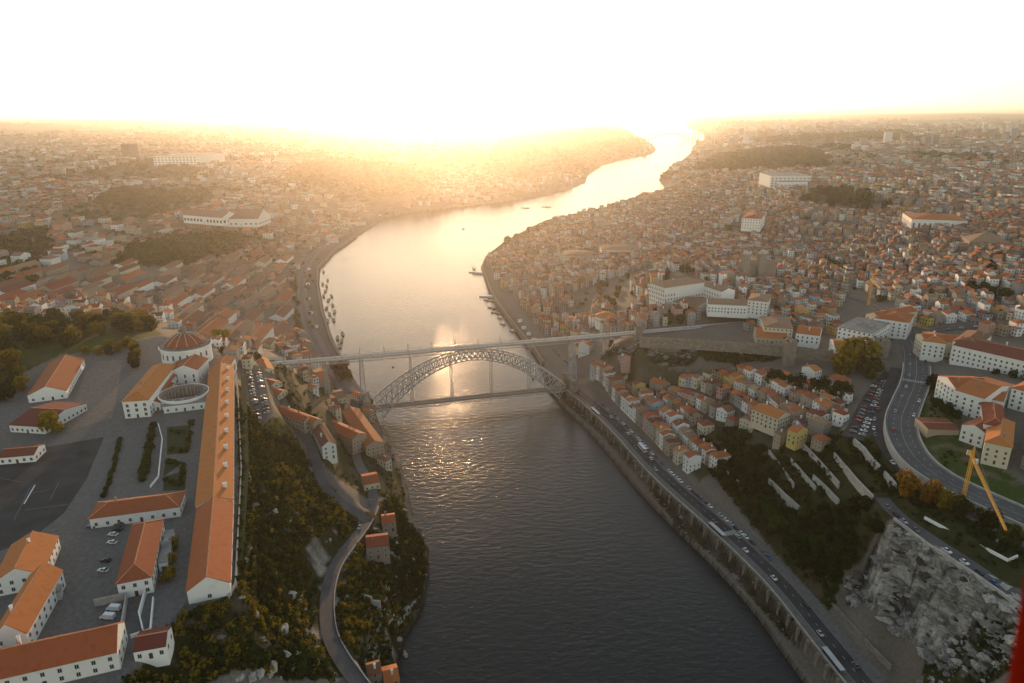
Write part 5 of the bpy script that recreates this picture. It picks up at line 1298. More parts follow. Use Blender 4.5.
for px, py, r_, c, l in ((53, 424, 16, 'golden', 'big round yellow-green tree standing beside the stepped dark red roof'),
    (10, 362, 14, 'golden', 'broad golden tree left of the rust hipped barrack'), (22, 385, 10, 'golden', 'smaller golden tree at the left edge above the stepped roof'), (6, 395, 12, 'dark green', 'dark tree at the left edge above the stepped roof'),
    (857, 358, 24, 'golden', 'very large yellow-green tree at the foot of the city wall by the car park'), (842, 366, 14, 'golden', 'yellow tree on the left shoulder of the very large one by the car park'), (872, 370, 13, 'olive', 'olive tree on the right shoulder of the very large yellow one'),
    (909, 487, 16, 'orange', 'orange autumn tree nearest the end of the retaining wall above the rock'), (930, 496, 15, 'orange', 'second orange autumn tree beside the highway bend'),
    (962, 510, 15, 'olive', 'olive tree beneath the yellow tower crane'), (985, 520, 14, 'olive', 'olive tree right of the yellow tower crane base'), (946, 503, 12, 'golden', 'golden tree left of the yellow tower crane base'), (1010, 536, 15, 'olive', 'olive tree at the right edge above the white parapet wall'),
    (223, 338, 11, 'golden', 'golden flat-topped tree right of the round church'), (173, 545, 8, 'golden', 'golden tree beside the hipped block, rearmost of three'), (172, 559, 8, 'golden', 'golden tree beside the hipped block, middle of three'), (169, 575, 10, 'golden', 'golden tree beside the hipped block, nearest of three'),
    (192, 423, 4.5, 'green', 'small round tree in the monastery garden near the range'), (340, 370, 12, 'olive', 'bushy olive tree at the left bank just under the upper deck'), (348, 376, 8, 'olive', 'smaller olive tree at the water edge under the upper deck'),
    (838, 392, 14, 'dark green', 'large dark tree between the hillside houses and the car park'), (776, 380, 12, 'dark green', 'dark tree in the middle of the hillside houses'), (795, 384, 11, 'dark green', 'second dark tree right of the middle of the hillside houses'), (818, 388, 12, 'dark green', 'third dark tree among the hillside houses, left of the largest'),
    (934, 382, 9, 'dark green', 'dark tree at the top corner of the highway green'), (791, 322, 7, 'dark green', 'dark round tree in front of the beige four-storey block'), (866, 338, 9, 'olive', 'olive tree above the very large yellow one'),
    (957, 352, 8, 'reddish', 'reddish tree at the left end of the row before the dark red roofed building')):
    pt(px, py, r_, c, l)
def belt(poly, n, cols, rr, label, group, hs=1.0, mind=.7, name='tree', chk=True):
    """n separate trees spread through a polygon given by photo directions"""
    W_ = [G(*p)[:2] for p in poly]; xs = [p[0] for p in W_]; ys = [p[1] for p in W_]; got = []; tr = 0
    while len(got) < n and tr < n * 60:
        tr += 1; x, y = rng.uniform(min(xs), max(xs)), rng.uniform(min(ys), max(ys)); r_ = rng.uniform(*rr)
        if not inside([x], [y], W_)[0] or any(math.dist((x, y), q[:2]) < mind * (r_ + q[2]) for q in got): continue
        if chk and not free(x, y, 2, 2, 0) and not inside([x], [y], PLATEAU)[0] and not inside([x], [y], GUIND)[0]: continue
        got.append((x, y, r_)); c = wchoice(cols)
        tree(x, y, Z(x, y) - .2, r_, c, f'{SP[c]} {label}', hs, name, group)
belt([(-10,352),(-10,322),(40,322),(110,318),(150,325),(158,333),(110,338),(60,350)], 58, {'olive': 4, 'golden': 4, 'dark green': 2, 'green': 1}, (6.5, 10.5), 'tree in the park belt behind the monastery square', 'trees of the park belt behind the monastery square')
belt([(80,354),(88,348),(135,345),(140,352),(110,356)], 9, {'golden': 3, 'olive': 1}, (4, 5.5), 'tree in the row along the gravel square', 'trees along the gravel square', mind=.6)
belt([(130,352),(142,350),(136,375),(124,374)], 4, {'golden': 1, 'olive': 2}, (4, 6), 'tree between the gravel square and the monastery', 'trees between gravel square and monastery', mind=.6)
belt([(-10,400),(-10,355),(30,352),(30,372),(10,400)], 9, {'golden': 2, 'dark green': 3, 'olive': 2}, (5, 8), 'tree at the left edge near the barracks', 'trees at the left edge near the barracks')
belt([(652,272),(664,284),(704,286),(722,292),(716,278),(700,272)], 12, {'dark green': 1}, (3, 4.5), 'pointed tree in the palace garden', 'trees of the palace garden', 1.5)
belt([(652,318),(660,308),(700,309),(740,318),(720,322),(660,326)], 14, {'dark green': 2, 'olive': 2}, (5, 8), 'tree on the slope between palace terrace and upper deck', 'trees above the upper deck end')
belt([(590,290),(615,278),(640,300),(625,318),(600,300)], 10, {'golden': 1, 'olive': 2, 'green': 1}, (4, 7), 'tree in the gardens below the bishop palace', 'trees in the gardens below the palace', chk=False)
belt([(795,205),(815,193),(850,195),(890,205),(885,212),(840,212)], 30, {'olive': 3, 'green': 1}, (11, 16), 'tree in the hilltop park of the old town', 'trees of the hilltop park', chk=False)
belt([(500,250),(512,235),(540,225),(548,232),(530,244)], 12, {'olive': 1}, (6, 10), 'tree on the wooded bank where the river narrows', 'trees on the bank where the river narrows')
belt([(985,246),(1010,262),(1000,275),(1024,302),(900,300),(980,290)], 8, {'dark green': 2, 'olive': 1}, (5, 9), 'tree between the right-hand town blocks', 'trees between the right-hand town blocks')
belt([(952,352),(1030,372),(1030,380),(1000,376),(950,360)], 12, {'reddish': 2, 'olive': 1, 'dark green': 1}, (3, 5), 'tree in front of the dark red roofed building', 'trees in front of the dark red roofed building')
belt([(925,392),(938,388),(962,405),(958,420),(925,412)], 9, {'dark green': 2, 'green': 2}, (3, 5.5), 'tree on the highway green', 'trees on the highway green')
belt([(880,385),(890,385),(870,440),(885,470),(905,495),(895,500),(868,455),(862,440)], 18, {'dark green': 2, 'olive': 3, 'green': 1}, (2.6, 4.5), 'tree between the car park and the highway', 'trees between car park and highway')
belt([(700,450),(735,425),(765,445),(775,500),(745,505),(712,475)], 30, {'dark green': 3, 'green': 2}, (4, 7), 'tree in the wood behind the riverside houses', 'trees of the wood behind the riverside houses', mind=.55)
belt([(765,510),(800,518),(850,510),(885,515),(878,540),(845,570),(820,582),(790,560)], 34, {'dark green': 4, 'green': 1}, (4.5, 7.5), 'tree in the dark wood left of the bare rock', 'trees of the dark wood left of the bare rock', mind=.55)
belt([(640,385),(665,385),(680,395),(655,410)], 4, {'dark green': 1, 'olive': 1}, (3, 4), 'tree between the lower hillside houses', 'trees between the lower hillside houses')
belt([(297,338),(290,262),(294,262),(303,338)], 34, {'green': 3, 'olive': 2}, (3.5, 5), 'tree in the green strip along the left quay', 'trees in the green strip along the left quay', mind=.45, chk=False)
belt([(308,330),(303,262),(306,262),(313,330)], 12, {'olive': 2}, (2.5, 3.5), 'tree on the promenade beside the moored barges', 'trees on the promenade beside the barges', chk=False)
belt([(285,395),(300,400),(330,430),(322,440),(300,420)], 8, {'olive': 1, 'dark green': 1}, (2.5, 4.5), 'tree between the terrace houses', 'trees between the terrace houses')
belt([(600,378),(606,352),(640,344),(700,346),(790,352),(760,364),(700,360),(655,360),(612,372)], 12, {'olive': 2, 'dark green': 1, 'green': 1}, (2.5, 4.5), 'tree on the rocky slope below the city wall', 'trees on the slope below the city wall', chk=False)
belt([(212,352),(262,340),(262,360),(240,366)], 8, {'golden': 1, 'olive': 2}, (3, 5), 'tree by the left end of the upper deck', 'trees by the left end of the upper deck')
print('trees', NT)
# clipped shrubs and hedges of the monastery garden
for line, n, r_, l in (([(153,427),(149,450),(144,480)], 14, 3.3, 'clipped shrub in the dense row beside the garden wall'), ([(120,440),(113,470),(104,497)], 26, 1.7, 'low hedge clump in the strip between parade ground and garden'),
                       ([(172,432),(190,434),(188,452),(172,450)], 12, 2.0, 'low shrub in the square flower garden'), ([(168,462),(184,466),(180,486),(166,480)], 12, 2.0, 'low shrub in the triangular flower bed'), ([(237,400),(242,470),(238,580)], 22, 1.8, 'golden shrub along the cliff edge wall')):
    l3 = resample([(*P(x, y, 88)[:2], 88.0) for x, y in line], 1.0)
    for i in range(n):
        p = l3[int(i * (len(l3) - 1) / (n - 1))]; s = r_ * rng.uniform(.8, 1.2)
        tag(ob('shrub', rng.choice(SHR), None, (p[0] + rng.uniform(-.4, .4), p[1], 87.9), rng.uniform(0, 6), (s, s, s)), l, 'shrub', 'shrubs of the monastery garden')
# undergrowth and far woods: masses nobody could count
def leafmass(name, label, pts, cols, nq, ls, seed, kind_cat):
    g = np.random.default_rng(seed); base = [leaf_cloud(g, nq, lobes_for(g, 5, .5, .5, .2), ls) for _ in range(4)]
    Q, MI = [], []; keys = list(cols)
    w_ = np.array([cols[k] for k in keys], float); w_ /= w_.sum()
    for (x, y, z, r, hs) in pts:
        b = base[g.integers(0, 4)].copy(); a = g.uniform(0, 6.28); ca_, sa_ = math.cos(a), math.sin(a)
        X = b[..., 0] * ca_ - b[..., 1] * sa_; Y = b[..., 0] * sa_ + b[..., 1] * ca_
        b = np.stack([X * r + x, Y * r + y, b[..., 2] * r * hs + z], -1); Q.append(b)
        nf = .5 + .5 * math.sin(x * .05 + 1.3 * math.sin(y * .04)); k = g.choice(len(keys), p=w_) if g.random() < .6 else int(nf * len(keys)) % len(keys)
        MI.append(np.full(len(b), k))
    me = quads_mesh(name, np.concatenate(Q), [LEAF[k] for k in keys]); me.polygons.foreach_set('material_index', np.concatenate(MI).astype(np.int32)); me.update()
    o = ob(name, me); tag(o, label, kind_cat); kind(o, 'stuff'); return o
def scatter(poly, n, rr, hs=1.0, world=None, occ=True, thr=0.0, nsc=25, seed=1):
    W_ = world or [G(*p)[:2] for p in poly]; xs = [p[0] for p in W_]; ys = [p[1] for p in W_]; out = []; g = np.random.default_rng(seed)
    X = g.uniform(min(xs), max(xs), n * 6); Y = g.uniform(min(ys), max(ys), n * 6); k = inside(X, Y, W_)
    if thr > 0: k &= vnoise(X, Y, nsc, seed + 50) > thr
    for x, y in zip(X[k][:n], Y[k][:n]):
        if occ and not free(x, y, 2, 2, 0): continue
        z = Z(x, y)
        if z < 1.2: continue
        out.append((x, y, z - .3, g.uniform(*rr), hs))
    return out
pts = scatter([], 5200, (1.2, 3.4), .95, world=HILLL, thr=.12, seed=2) + scatter([], 500, (1, 2.2), .8, world=SLOPE2, thr=.3, seed=15)
leafmass('cliff_scrub', 'dark and ochre undergrowth covering the steep cliff on the left bank', pts, {'dark green': 4, 'olive': 5, 'green': 2.5, 'golden': .5}, 46, .17, 5, 'scrub')
pts = scatter([(234,380),(262,430),(262,480),(250,560),(236,590)], 500, (1.2, 2.6), .9, seed=12)
pts += scatter([(248,418),(275,416),(303,440),(290,470),(262,455),(246,440)], 420, (.6, 1.7), .8, seed=31, occ=False)
leafmass('cliff_edge_scrub', 'golden and olive bushes along the top of the cliff beside the monastery range', pts, {'golden': 3, 'olive': 3, 'green': 1}, 40, .17, 9, 'scrub')
pts = scatter([], 1500, (1.3, 3.2), .9, world=TERR, thr=.3, seed=3) + scatter([], 260, (.8, 1.8), .7, world=LOWROCK, thr=.45, seed=4, occ=False) + scatter([], 1300, (1, 2.4), .8, world=GUTOP, thr=.3, seed=6, occ=False) + scatter([], 260, (1, 2.2), .8, world=HILLR, seed=16) + scatter([], 300, (1.2, 2.6), .8, world=HWOUT, seed=7, thr=.3) + scatter([], 120, (1, 2), .8, world=HWIN, seed=8, thr=.5)
leafmass('terrace_scrub', 'dark undergrowth on the terraces and slopes of the right bank', pts, {'dark green': 4, 'olive': 3, 'green': 2}, 46, .17, 6, 'scrub')
pts = scatter([], 900, (.9, 2.2), .8, world=BANKR, occ=False, thr=.35, seed=9)
leafmass('bank_scrub', 'low bushes on the river bank below the embankment wall', pts, {'dark green': 3, 'olive': 2}, 30, .2, 7, 'scrub')
pts = []
for poly, n, rr_, th in (([(255,190),(300,165),(380,165),(430,185),(380,198),(300,200)], 700, (9, 15), .1), ([(100,262),(150,235),(245,230),(240,250),(180,262)], 260, (7, 12), .2), ([(0,290),(0,262),(40,258),(35,285)], 60, (7, 10), .1),
                  ([(480,175),(560,140),(640,138),(655,148),(600,160),(560,182),(500,186)], 420, (12, 22), .35), ([(60,210),(120,190),(240,190),(240,205),(110,222)], 300, (9, 14), .45),
                  ([(690,165),(720,152),(790,150),(830,165),(790,172),(720,172)], 420, (10, 18), .2), ([(740,150),(900,140),(1060,150),(1060,165),(860,165)], 320, (10, 18), .5), ([(0,150),(230,150),(250,170),(0,185)], 300, (10, 18), .5),
                  ([(730,210),(1060,225),(1060,300),(850,280),(740,270)], 260, (4, 8), .62), ([(560,240),(700,205),(760,205),(740,260),(640,280)], 120, (4, 7), .62), ([(0,225),(150,215),(290,230),(290,262),(0,270)], 220, (6, 10), .55)):
    pts += scatter(poly, n, rr_, .9, thr=th, nsc=160, occ=False, seed=len(pts) + 20)
for w, n, rr_ in zip(WOODS, (1500, 700, 300, 300, 600, 160, 500), ((11, 20), (8, 14), (6, 10), (7, 12), (9, 16), (6, 10), (12, 22))): pts += scatter([], n, rr_, .8, world=w, occ=False, seed=len(pts))
g = np.random.default_rng(88); X_ = g.uniform(-1800, 1900, 9000); Y_ = g.uniform(560, 2500, 9000); k_ = (vnoise(X_, Y_, 48, 91) > .75) & ~inside(X_, Y_, RIVER) & (np.hypot(X_, Y_) > 600)
for x, y in zip(X_[k_], Y_[k_]):
    z = Z(x, y)
    if z > 3 and free(x, y, 3, 3, 0): pts.append((x, y, z - .5, g.uniform(3.5, 7), .9))
g = np.random.default_rng(77)
for i in range(5200):
    a = R(g.uniform(-43, 43)); r = 2500 * (9000 / 2500) ** g.random(); x, y = r * math.sin(a), r * math.cos(a)
    if vnoise(np.array([x]), np.array([y]), 330, 31)[0] > .5 or inside([x], [y], RIVER)[0]: continue
    z = Z(x, y)
    if z > 3: pts.append((x, y, z - 1, g.uniform(12, 26), .6))
leafmass('distant_woodland', 'far woods, parks and gardens scattered between the distant houses', pts, {'dark green': 2, 'olive': 4, 'green': 2}, 40, .22, 8, 'woodland')
# ------------------------------------------------------------------ vehicles
PAINT = {k: mat(k + '_car_paint', c, rough=.3, spec=.5) for k, c in {'white': (.75, .75, .75), 'silver': (.42, .43, .45), 'grey': (.14, .145, .15), 'black': (.02, .02, .022), 'blue': (.04, .09, .22), 'red': (.35, .03, .025)}.items()}
rubber = mat('rubber', (.02, .02, .02), rough=.8)
tail = mat('lamp_glass', (.3, .02, .02), rough=.3)
def prof_mesh(name, prof, w0, w1, m_, z_split=None):
    """side profile (y,z) swept across the width, narrower at the top"""
    mb = MB(); n = len(prof); zm = max(p[1] for p in prof); z0 = min(p[1] for p in prof)
    def wd(z): return (w0 + (w1 - w0) * max(0, (z - z0) / (zm - z0))) / 2
    Lf = [(-wd(z), y, z) for y, z in prof]; Rt = [(wd(z), y, z) for y, z in prof]
    mb.poly(Lf); mb.poly(Rt[::-1])
    for i in range(n): j = (i + 1) % n; mb.poly([Lf[j], Lf[i], Rt[i], Rt[j]])
    return mb.mesh(name, m_)
bodyp = [(-2.1, .28), (-2.12, .62), (-2.0, .88), (-1.3, .93), (.75, .92), (1.75, .80), (2.1, .62), (2.12, .30)]
cabp = [(-1.85, .90), (-1.35, 1.40), (-.9, 1.46), (.05, 1.45), (.95, .90)]
CARB = {k: prof_mesh('body', bodyp, 1.76, 1.66, PAINT[k]) for k in PAINT}
CARG = prof_mesh('windows', cabp, 1.58, 1.22, glass)
ROOFP = {}
for k in PAINT:
    mb = MB(); mb.hexa([(-.60, -1.25, 1.455), (.60, -1.25, 1.455), (.60, .02, 1.455), (-.60, .02, 1.455)], [(-.56, -1.2, 1.50), (.56, -1.2, 1.50), (.56, -.03, 1.50), (-.56, -.03, 1.50)]); ROOFP[k] = mb.mesh('roof_panel', PAINT[k])
mb = MB()
for s in (-1, 1):
    ring = [(s * .0 , .32 * math.cos(t), .32 * math.sin(t)) for t in np.linspace(0, 2 * math.pi, 13)[:-1]]
a_ = [(-.1, .32 * math.cos(t), .32 * math.sin(t)) for t in np.linspace(0, 2 * math.pi, 13)[:-1]]; b_ = [(.1, y, z) for _, y, z in a_]
mb.hexa(a_[::-1], b_[::-1]); WHEEL = mb.mesh('wheel', rubber)
vanp = [(-2.6, .35), (-2.6, 2.0), (-2.4, 2.15), (1.3, 2.15), (1.9, 1.25), (2.5, 1.05), (2.6, .4)]
VANB = {k: prof_mesh('body', vanp, 1.95, 1.8, PAINT[k]) for k in ('white', 'grey')}
mb = MB(); mb.poly([(-.8, 1.42, 2.06), (.8, 1.42, 2.06), (.84, 1.9, 1.30), (-.84, 1.9, 1.30)][::-1]); VANG = mb.mesh('windscreen', glass)
def car(x, y, z, a, col, label, group, parts=True, van=False):
    o = thing('van' if van else 'parked_car', label, 'van' if van else 'car', (x, y, z), a, group)
    if van:
        ob('body', VANB[col if col in VANB else 'white'], o); ob('windscreen', VANG, o, (0, .06, .03))
    else:
        ob('body', CARB[col], o); ob('windows', CARG, o); ob('roof_panel', ROOFP[col], o)
    if parts:
        for sx_ in (-.78, .78):
            for sy_ in (-1.35, 1.3): ob('wheel', WHEEL, o, (sx_ * (1.12 if van else 1), sy_ * (1.2 if van else 1), .32))
    return o
CC = {'white': 5, 'silver': 3, 'grey': 2.5, 'black': 2.5, 'blue': 1, 'red': .7}
for px, py, c, hd in ((92, 527, 'blue', 0), (120, 519, 'white', 0), (119, 525, 'grey', 0), (118, 530, 'black', 0), (113, 535, 'white', 0), (112, 543, 'white', 0), (106, 561, 'black', 0), (103, 571, 'white', 0)):
    x, y, _ = P(px, py, 88.1); car(x, y, 88.02, R(82), c, f'{c} car parked in the monastery courtyard', 'cars in the monastery courtyard')
for px, py, c in ((114, 609.5, 'white'), (108, 618, 'white')):
    x, y, _ = P(px, py, 88.1); car(x, y, 88.0, R(84), c, 'white van parked inside the small walled yard', 'vans in the walled yard', van=True)
def lot(p0, p1, n, face, z, lab, grp, skip=.12, parts=True):
    a_, b_ = P(*p0, z), P(*p1, z); d = math.atan2(b_[1] - a_[1], b_[0] - a_[0])
    for i in range(n):
        if rng.random() < skip: continue
        t_ = i / (n - 1); c = wchoice(CC); x, y = a_[0] + (b_[0] - a_[0]) * t_, a_[1] + (b_[1] - a_[1]) * t_
        car(x, y, z, d + face + rng.uniform(-.04, .04) + (math.pi if rng.random() < .5 else 0), c, f'{c} car {lab}', grp, parts)
lot((249, 373), (258, 419), 15, 0, 70.06, 'in the left column of the cliff-top car park', 'cars in the cliff-top car park', parts=False)
lot((258, 371), (267, 413), 15, 0, 70.06, 'in the right column of the cliff-top car park', 'cars in the cliff-top car park', parts=False)
lot((853, 432), (876, 381), 17, R(0), 68.56, 'in the left row of the highway car park', 'cars in the car park by the highway', parts=False)
lot((862, 435), (884, 382), 17, R(0), 68.56, 'in the right row of the highway car park', 'cars in the car park by the highway', parts=False)
def along(line, off_, n, s0, s1, dz, lab, grp, name=None, skip=.3, rev=False, parts=False):
    l = offset(line, off_); l = resample(l, 1.0); 
    for i in range(n):
        if rng.random() < skip: continue
        k = int((s0 + (s1 - s0) * (i + rng.uniform(-.2, .2)) / max(1, n - 1)) * (len(l) - 3)); k = max(0, min(len(l) - 3, k)); p, q = l[k], l[k + 2]
        c = wchoice(CC); car(p[0], p[1], p[2] + dz, math.atan2(q[1] - p[1], q[0] - p[0]) - math.pi / 2 + (math.pi if rev else 0), c, f'{c} car {lab}', grp, parts)
along(WALLEDGE, -15.2, 46, .1, .62, .07, 'parked along the inner kerb of the riverside road', 'cars parked along the riverside road', skip=.25)
along(WALLEDGE, -6.7, 10, .05, .75, .11, 'driving in the outer lane of the riverside road', 'cars driving on the riverside road', skip=.2)
along(WALLEDGE, -11.0, 10, .08, .8, .11, 'driving in the inner lane of the riverside road', 'cars driving on the riverside road', skip=.2, rev=True)
along(HIGHWAY, -4.5 - 1.8, 7, .2, .62, .13, 'driving on the inner carriageway of the highway', 'cars driving on the highway', skip=.2)
along(HIGHWAY, 4.5, 8, .22, .66, .13, 'driving on the outer carriageway of the highway', 'cars driving on the highway', skip=.2, rev=True)
along(SIDEROAD, 2.4, 12, .35, .8, .11, 'parked on the lane under the highway trees', 'cars on the lane below the highway', skip=.3)
along(ROCKROAD, 1.4, 9, .1, .7, .13, 'parked on the road at the top of the bare rock', 'cars on the road above the bare rock', skip=.3)
along(CLIFFROAD, 1.5, 4, .05, .3, .13, 'on the winding cliff road', 'cars on the cliff road', skip=.2)
along(QUAYL, -2.0, 22, .3, .75, .1, 'on the left quay road', 'cars on the left quay', skip=.35)
along(QUAYR, 2.5, 14, .05, .3, .06, 'on the right quay near the bridge', 'cars on the right quay', skip=.3)
for l in CITYST[1:2]: along(l, 3, 14, .1, .9, .13, 'parked before the dark red roofed building', 'cars before the dark red roofed building', skip=.3)
# a long white bus shelter roof and a bus by the river road
def bus(line, off_, px, py, z, dz, label, col='white'):
    l = resample(offset(line, off_), 1.0); tx, ty = P(px, py, z)[:2]; k = min(range(len(l) - 2), key=lambda i: math.dist(l[i][:2], (tx, ty))); p, q = l[k], l[k + 2]
    o = thing('bus', label, 'bus', (p[0], p[1], p[2] + dz), math.atan2(q[1] - p[1], q[0] - p[0]) - math.pi / 2)
    mb = MB(); mb.hexa([(-1.25, -6, .35), (1.25, -6, .35), (1.25, 6, .35), (-1.25, 6, .35)], [(-1.2, -5.9, 3.1), (1.2, -5.9, 3.1), (1.2, 5.9, 3.1), (-1.2, 5.9, 3.1)]); mb.build('body', PAINT[col], o)
    mb = MB(); mb.hexa([(-1.27, -5.6, 1.5), (1.27, -5.6, 1.5), (1.27, 6.02, 1.5), (-1.27, 6.02, 1.5)], [(-1.25, -5.6, 2.5), (1.25, -5.6, 2.5), (1.25, 6.0, 2.5), (-1.25, 6.0, 2.5)]); mb.build('windows', glass, o)
    for sx_ in (-1.15, 1.15):
        for sy_ in (-3.8, 3.6): ob('wheel', WHEEL, o, (sx_, sy_, .4), 0, (1.3, 1.3, 1.3))
bus(WALLEDGE, -11, 640, 449, 13, .11, 'white bus on the riverside road near the hillside houses')
def shelter(px, py, label):
    l = resample(offset(WALLEDGE, -1.6), 1.0); tx, ty = P(px, py, 13.5)[:2]; k = min(range(len(l) - 2), key=lambda i: math.dist(l[i][:2], (tx, ty))); p, q = l[k], l[k + 2]
    o = thing('riverside_shelter', label, 'shelter', (p[0], p[1], p[2] + .06), math.atan2(q[1] - p[1], q[0] - p[0]) - math.pi / 2)
    mb = MB(); mb.box(0, 0, 2.7, 2.6, 15, .2); mb.build('roof', zinc, o)
    for sy_ in (-6.5, -2.2, 2.2, 6.5): mb = MB(); mb.box(.9, sy_, 0, .15, .15, 2.69); mb.build('post', iron_d, o)
    mb = MB(); mb.box(1.15, 0, .4, .06, 14, 2.0); mb.build('glass_panel', glass, o)
shelter(711, 534, 'long glass-roofed shelter on the river side of the road, halfway along the wall')
shelter(836, 664, 'long glass-roofed shelter on the river side of the road near the bottom edge')
shelter(595, 412, 'long glass-roofed shelter on the river side of the road near the bridge')
# ------------------------------------------------------------------ boats
hullm = mat('dark_hull', (.05, .035, .025), rough=.5, ovar=.4); deckm = mat('boat_deck', (.30, .22, .14), rough=.8, ovar=.3); whull = mat('white_hull', (.7, .7, .68), rough=.4)
def boat_meshes(L2, w_, m_, cab):
    secs = [(-L2 / 2, .35, 1.3), (-L2 * .38, .8, .9), (-L2 * .1, 1, .7), (L2 * .2, .95, .75), (L2 * .4, .5, 1.1), (L2 / 2, .05, 1.7)]
    mb = MB(); rings = []
    for y, k, h in secs: rings.append([(-w_ / 2 * k, y, h), (-w_ / 2 * k * .65, y, -.3), (w_ / 2 * k * .65, y, -.3), (w_ / 2 * k, y, h)])
    for a_, b_ in zip(rings, rings[1:]):
        for i in range(3): mb.poly([a_[i], a_[i + 1], b_[i + 1], b_[i]])
    mb.poly(rings[0][::-1]); mb.poly(rings[-1]); hull = mb.mesh('hull', m_)
    mb = MB()
    for a_, b_ in zip(rings, rings[1:]): mb.poly([(p[0] * .96, p[1], p[2] - .25) for p in (a_[0], a_[3], b_[3], b_[0])])
    deck = mb.mesh('deck', deckm)
    mb = MB(); mb.box(0, -L2 * .1, .5, w_ * .6, L2 * cab, 1.9); c = mb.mesh('cabin', whull); mb = MB(); mb.box(0, -L2 * .1, 2.42, w_ * .72, L2 * (cab + .05), .15); mb.build
    r = mb.mesh('canopy', deckm if m_ is hullm else whull)
    mb = MB(); mb.lathe(0, L2 * .18, [(.12, .4), (.07, 7.5)], 6); ms = mb.mesh('mast', deckm)
    return hull, deck, c, r, ms
RAB = boat_meshes(18, 4.4, hullm, .28); CRU = boat_meshes(30, 6.5, whull, .6); SML = boat_meshes(9, 3, whull, .35)
def boat(px, py, kind_, a, label, group=None):
    x, y, _ = P(px, py, .5); M_ = {'rabelo': RAB, 'cruise': CRU, 'small': SML}[kind_]
    nm = {'rabelo': 'wooden_barge', 'cruise': 'tour_boat', 'small': 'motor_boat'}[kind_]
    o = thing(nm, label, 'boat', (x, y, 0), a, group); ob('hull', M_[0], o); ob('deck', M_[1], o); ob('cabin', M_[2], o); ob('canopy', M_[3], o)
    if kind_ != 'cruise': ob('mast', M_[4], o, None, 0, (1, 1, 1 if kind_ == 'rabelo' else .5))
for i, (px, py) in enumerate(((322, 272), (326, 280), (321, 284), (325, 286), (322, 296), (327, 300), (325, 308), (331, 305), (328, 314), (333, 312), (332, 320), (326, 321), (336, 338), (340, 341), (338, 346), (341, 334), (324, 291), (330, 296))):
    boat(px + 1.5, py, 'rabelo', R(12 + rng.uniform(-10, 10)), 'dark wooden barge moored off the left quay', 'wooden barges off the left quay')
for px, py, a, k in ((388, 355 - 8, 0, None),): pass
for i, (px, py, a, k) in enumerate(((474, 268, 5, 'cruise'), (476, 273, 60, 'cruise'), (489, 297, 80, 'cruise'), (492, 301, 78, 'rabelo'), (493, 308, 60, 'rabelo'), (497, 313, 70, 'rabelo'), (500, 318, 62, 'small'), (505, 310, 60, 'small'), (509, 318, 75, 'rabelo'), (503, 324, 70, 'small'), (512, 331, 60, 'small'), (486, 300, 70, 'small'))):
    boat(px, py, k, R(a), {'cruise': 'white tour boat', 'rabelo': 'dark wooden barge', 'small': 'small white motor boat'}[k] + ' moored at the right quay', 'boats at the right quay')
boat(525, 208, 'cruise', R(70), 'tour boat on the bright river, left of the pair in midstream'); boat(546, 207, 'cruise', R(75), 'tour boat on the bright river, right of the pair in midstream')
boat(656, 166, 'cruise', R(-30), 'tiny boat far up the bright river near the headland'); boat(463, 229, 'small', R(60), 'small boat alone in the middle of the bright river')
boat(533, 377, 'small', R(5), 'small boat moored behind the right end of the iron arch'); boat(499, 612, 'small', R(0), 'small motor boat on the dark foreground water') if False else None
# ------------------------------------------------------------------ cranes
cy_ = mat('crane_yellow', (.62, .34, .06), rough=.5, noise=.1, nscale=.5)
def lattice(mb, a, b, w0, w1, n):
    a, b = Vector(a), Vector(b); d = (b - a).normalized(); up = Vector((0, 0, 1)) if abs(d.z) < .9 else Vector((0, 1, 0)); x = d.cross(up).normalized(); y = x.cross(d).normalized()
    C_ = lambda sx_, sy_, t: a + (b - a) * t + (x * sx_ + y * sy_) * (w0 + (w1 - w0) * t) / 2
    for sx_ in (-1, 1):
        for sy_ in (-1, 1): mb.bar(C_(sx_, sy_, 0), C_(sx_, sy_, 1), .2)
    for i in range(n):
        t0, t1 = i / n, (i + 1) / n
        for s in (-1, 1):
            mb.bar(C_(s, -1, t0), C_(s, 1, t1), .1); mb.bar(C_(-1, s, t0), C_(1, s, t1), .1); mb.bar(C_(s, -1, t1), C_(s, 1, t1), .08); mb.bar(C_(-1, s, t1), C_(1, s, t1), .08)
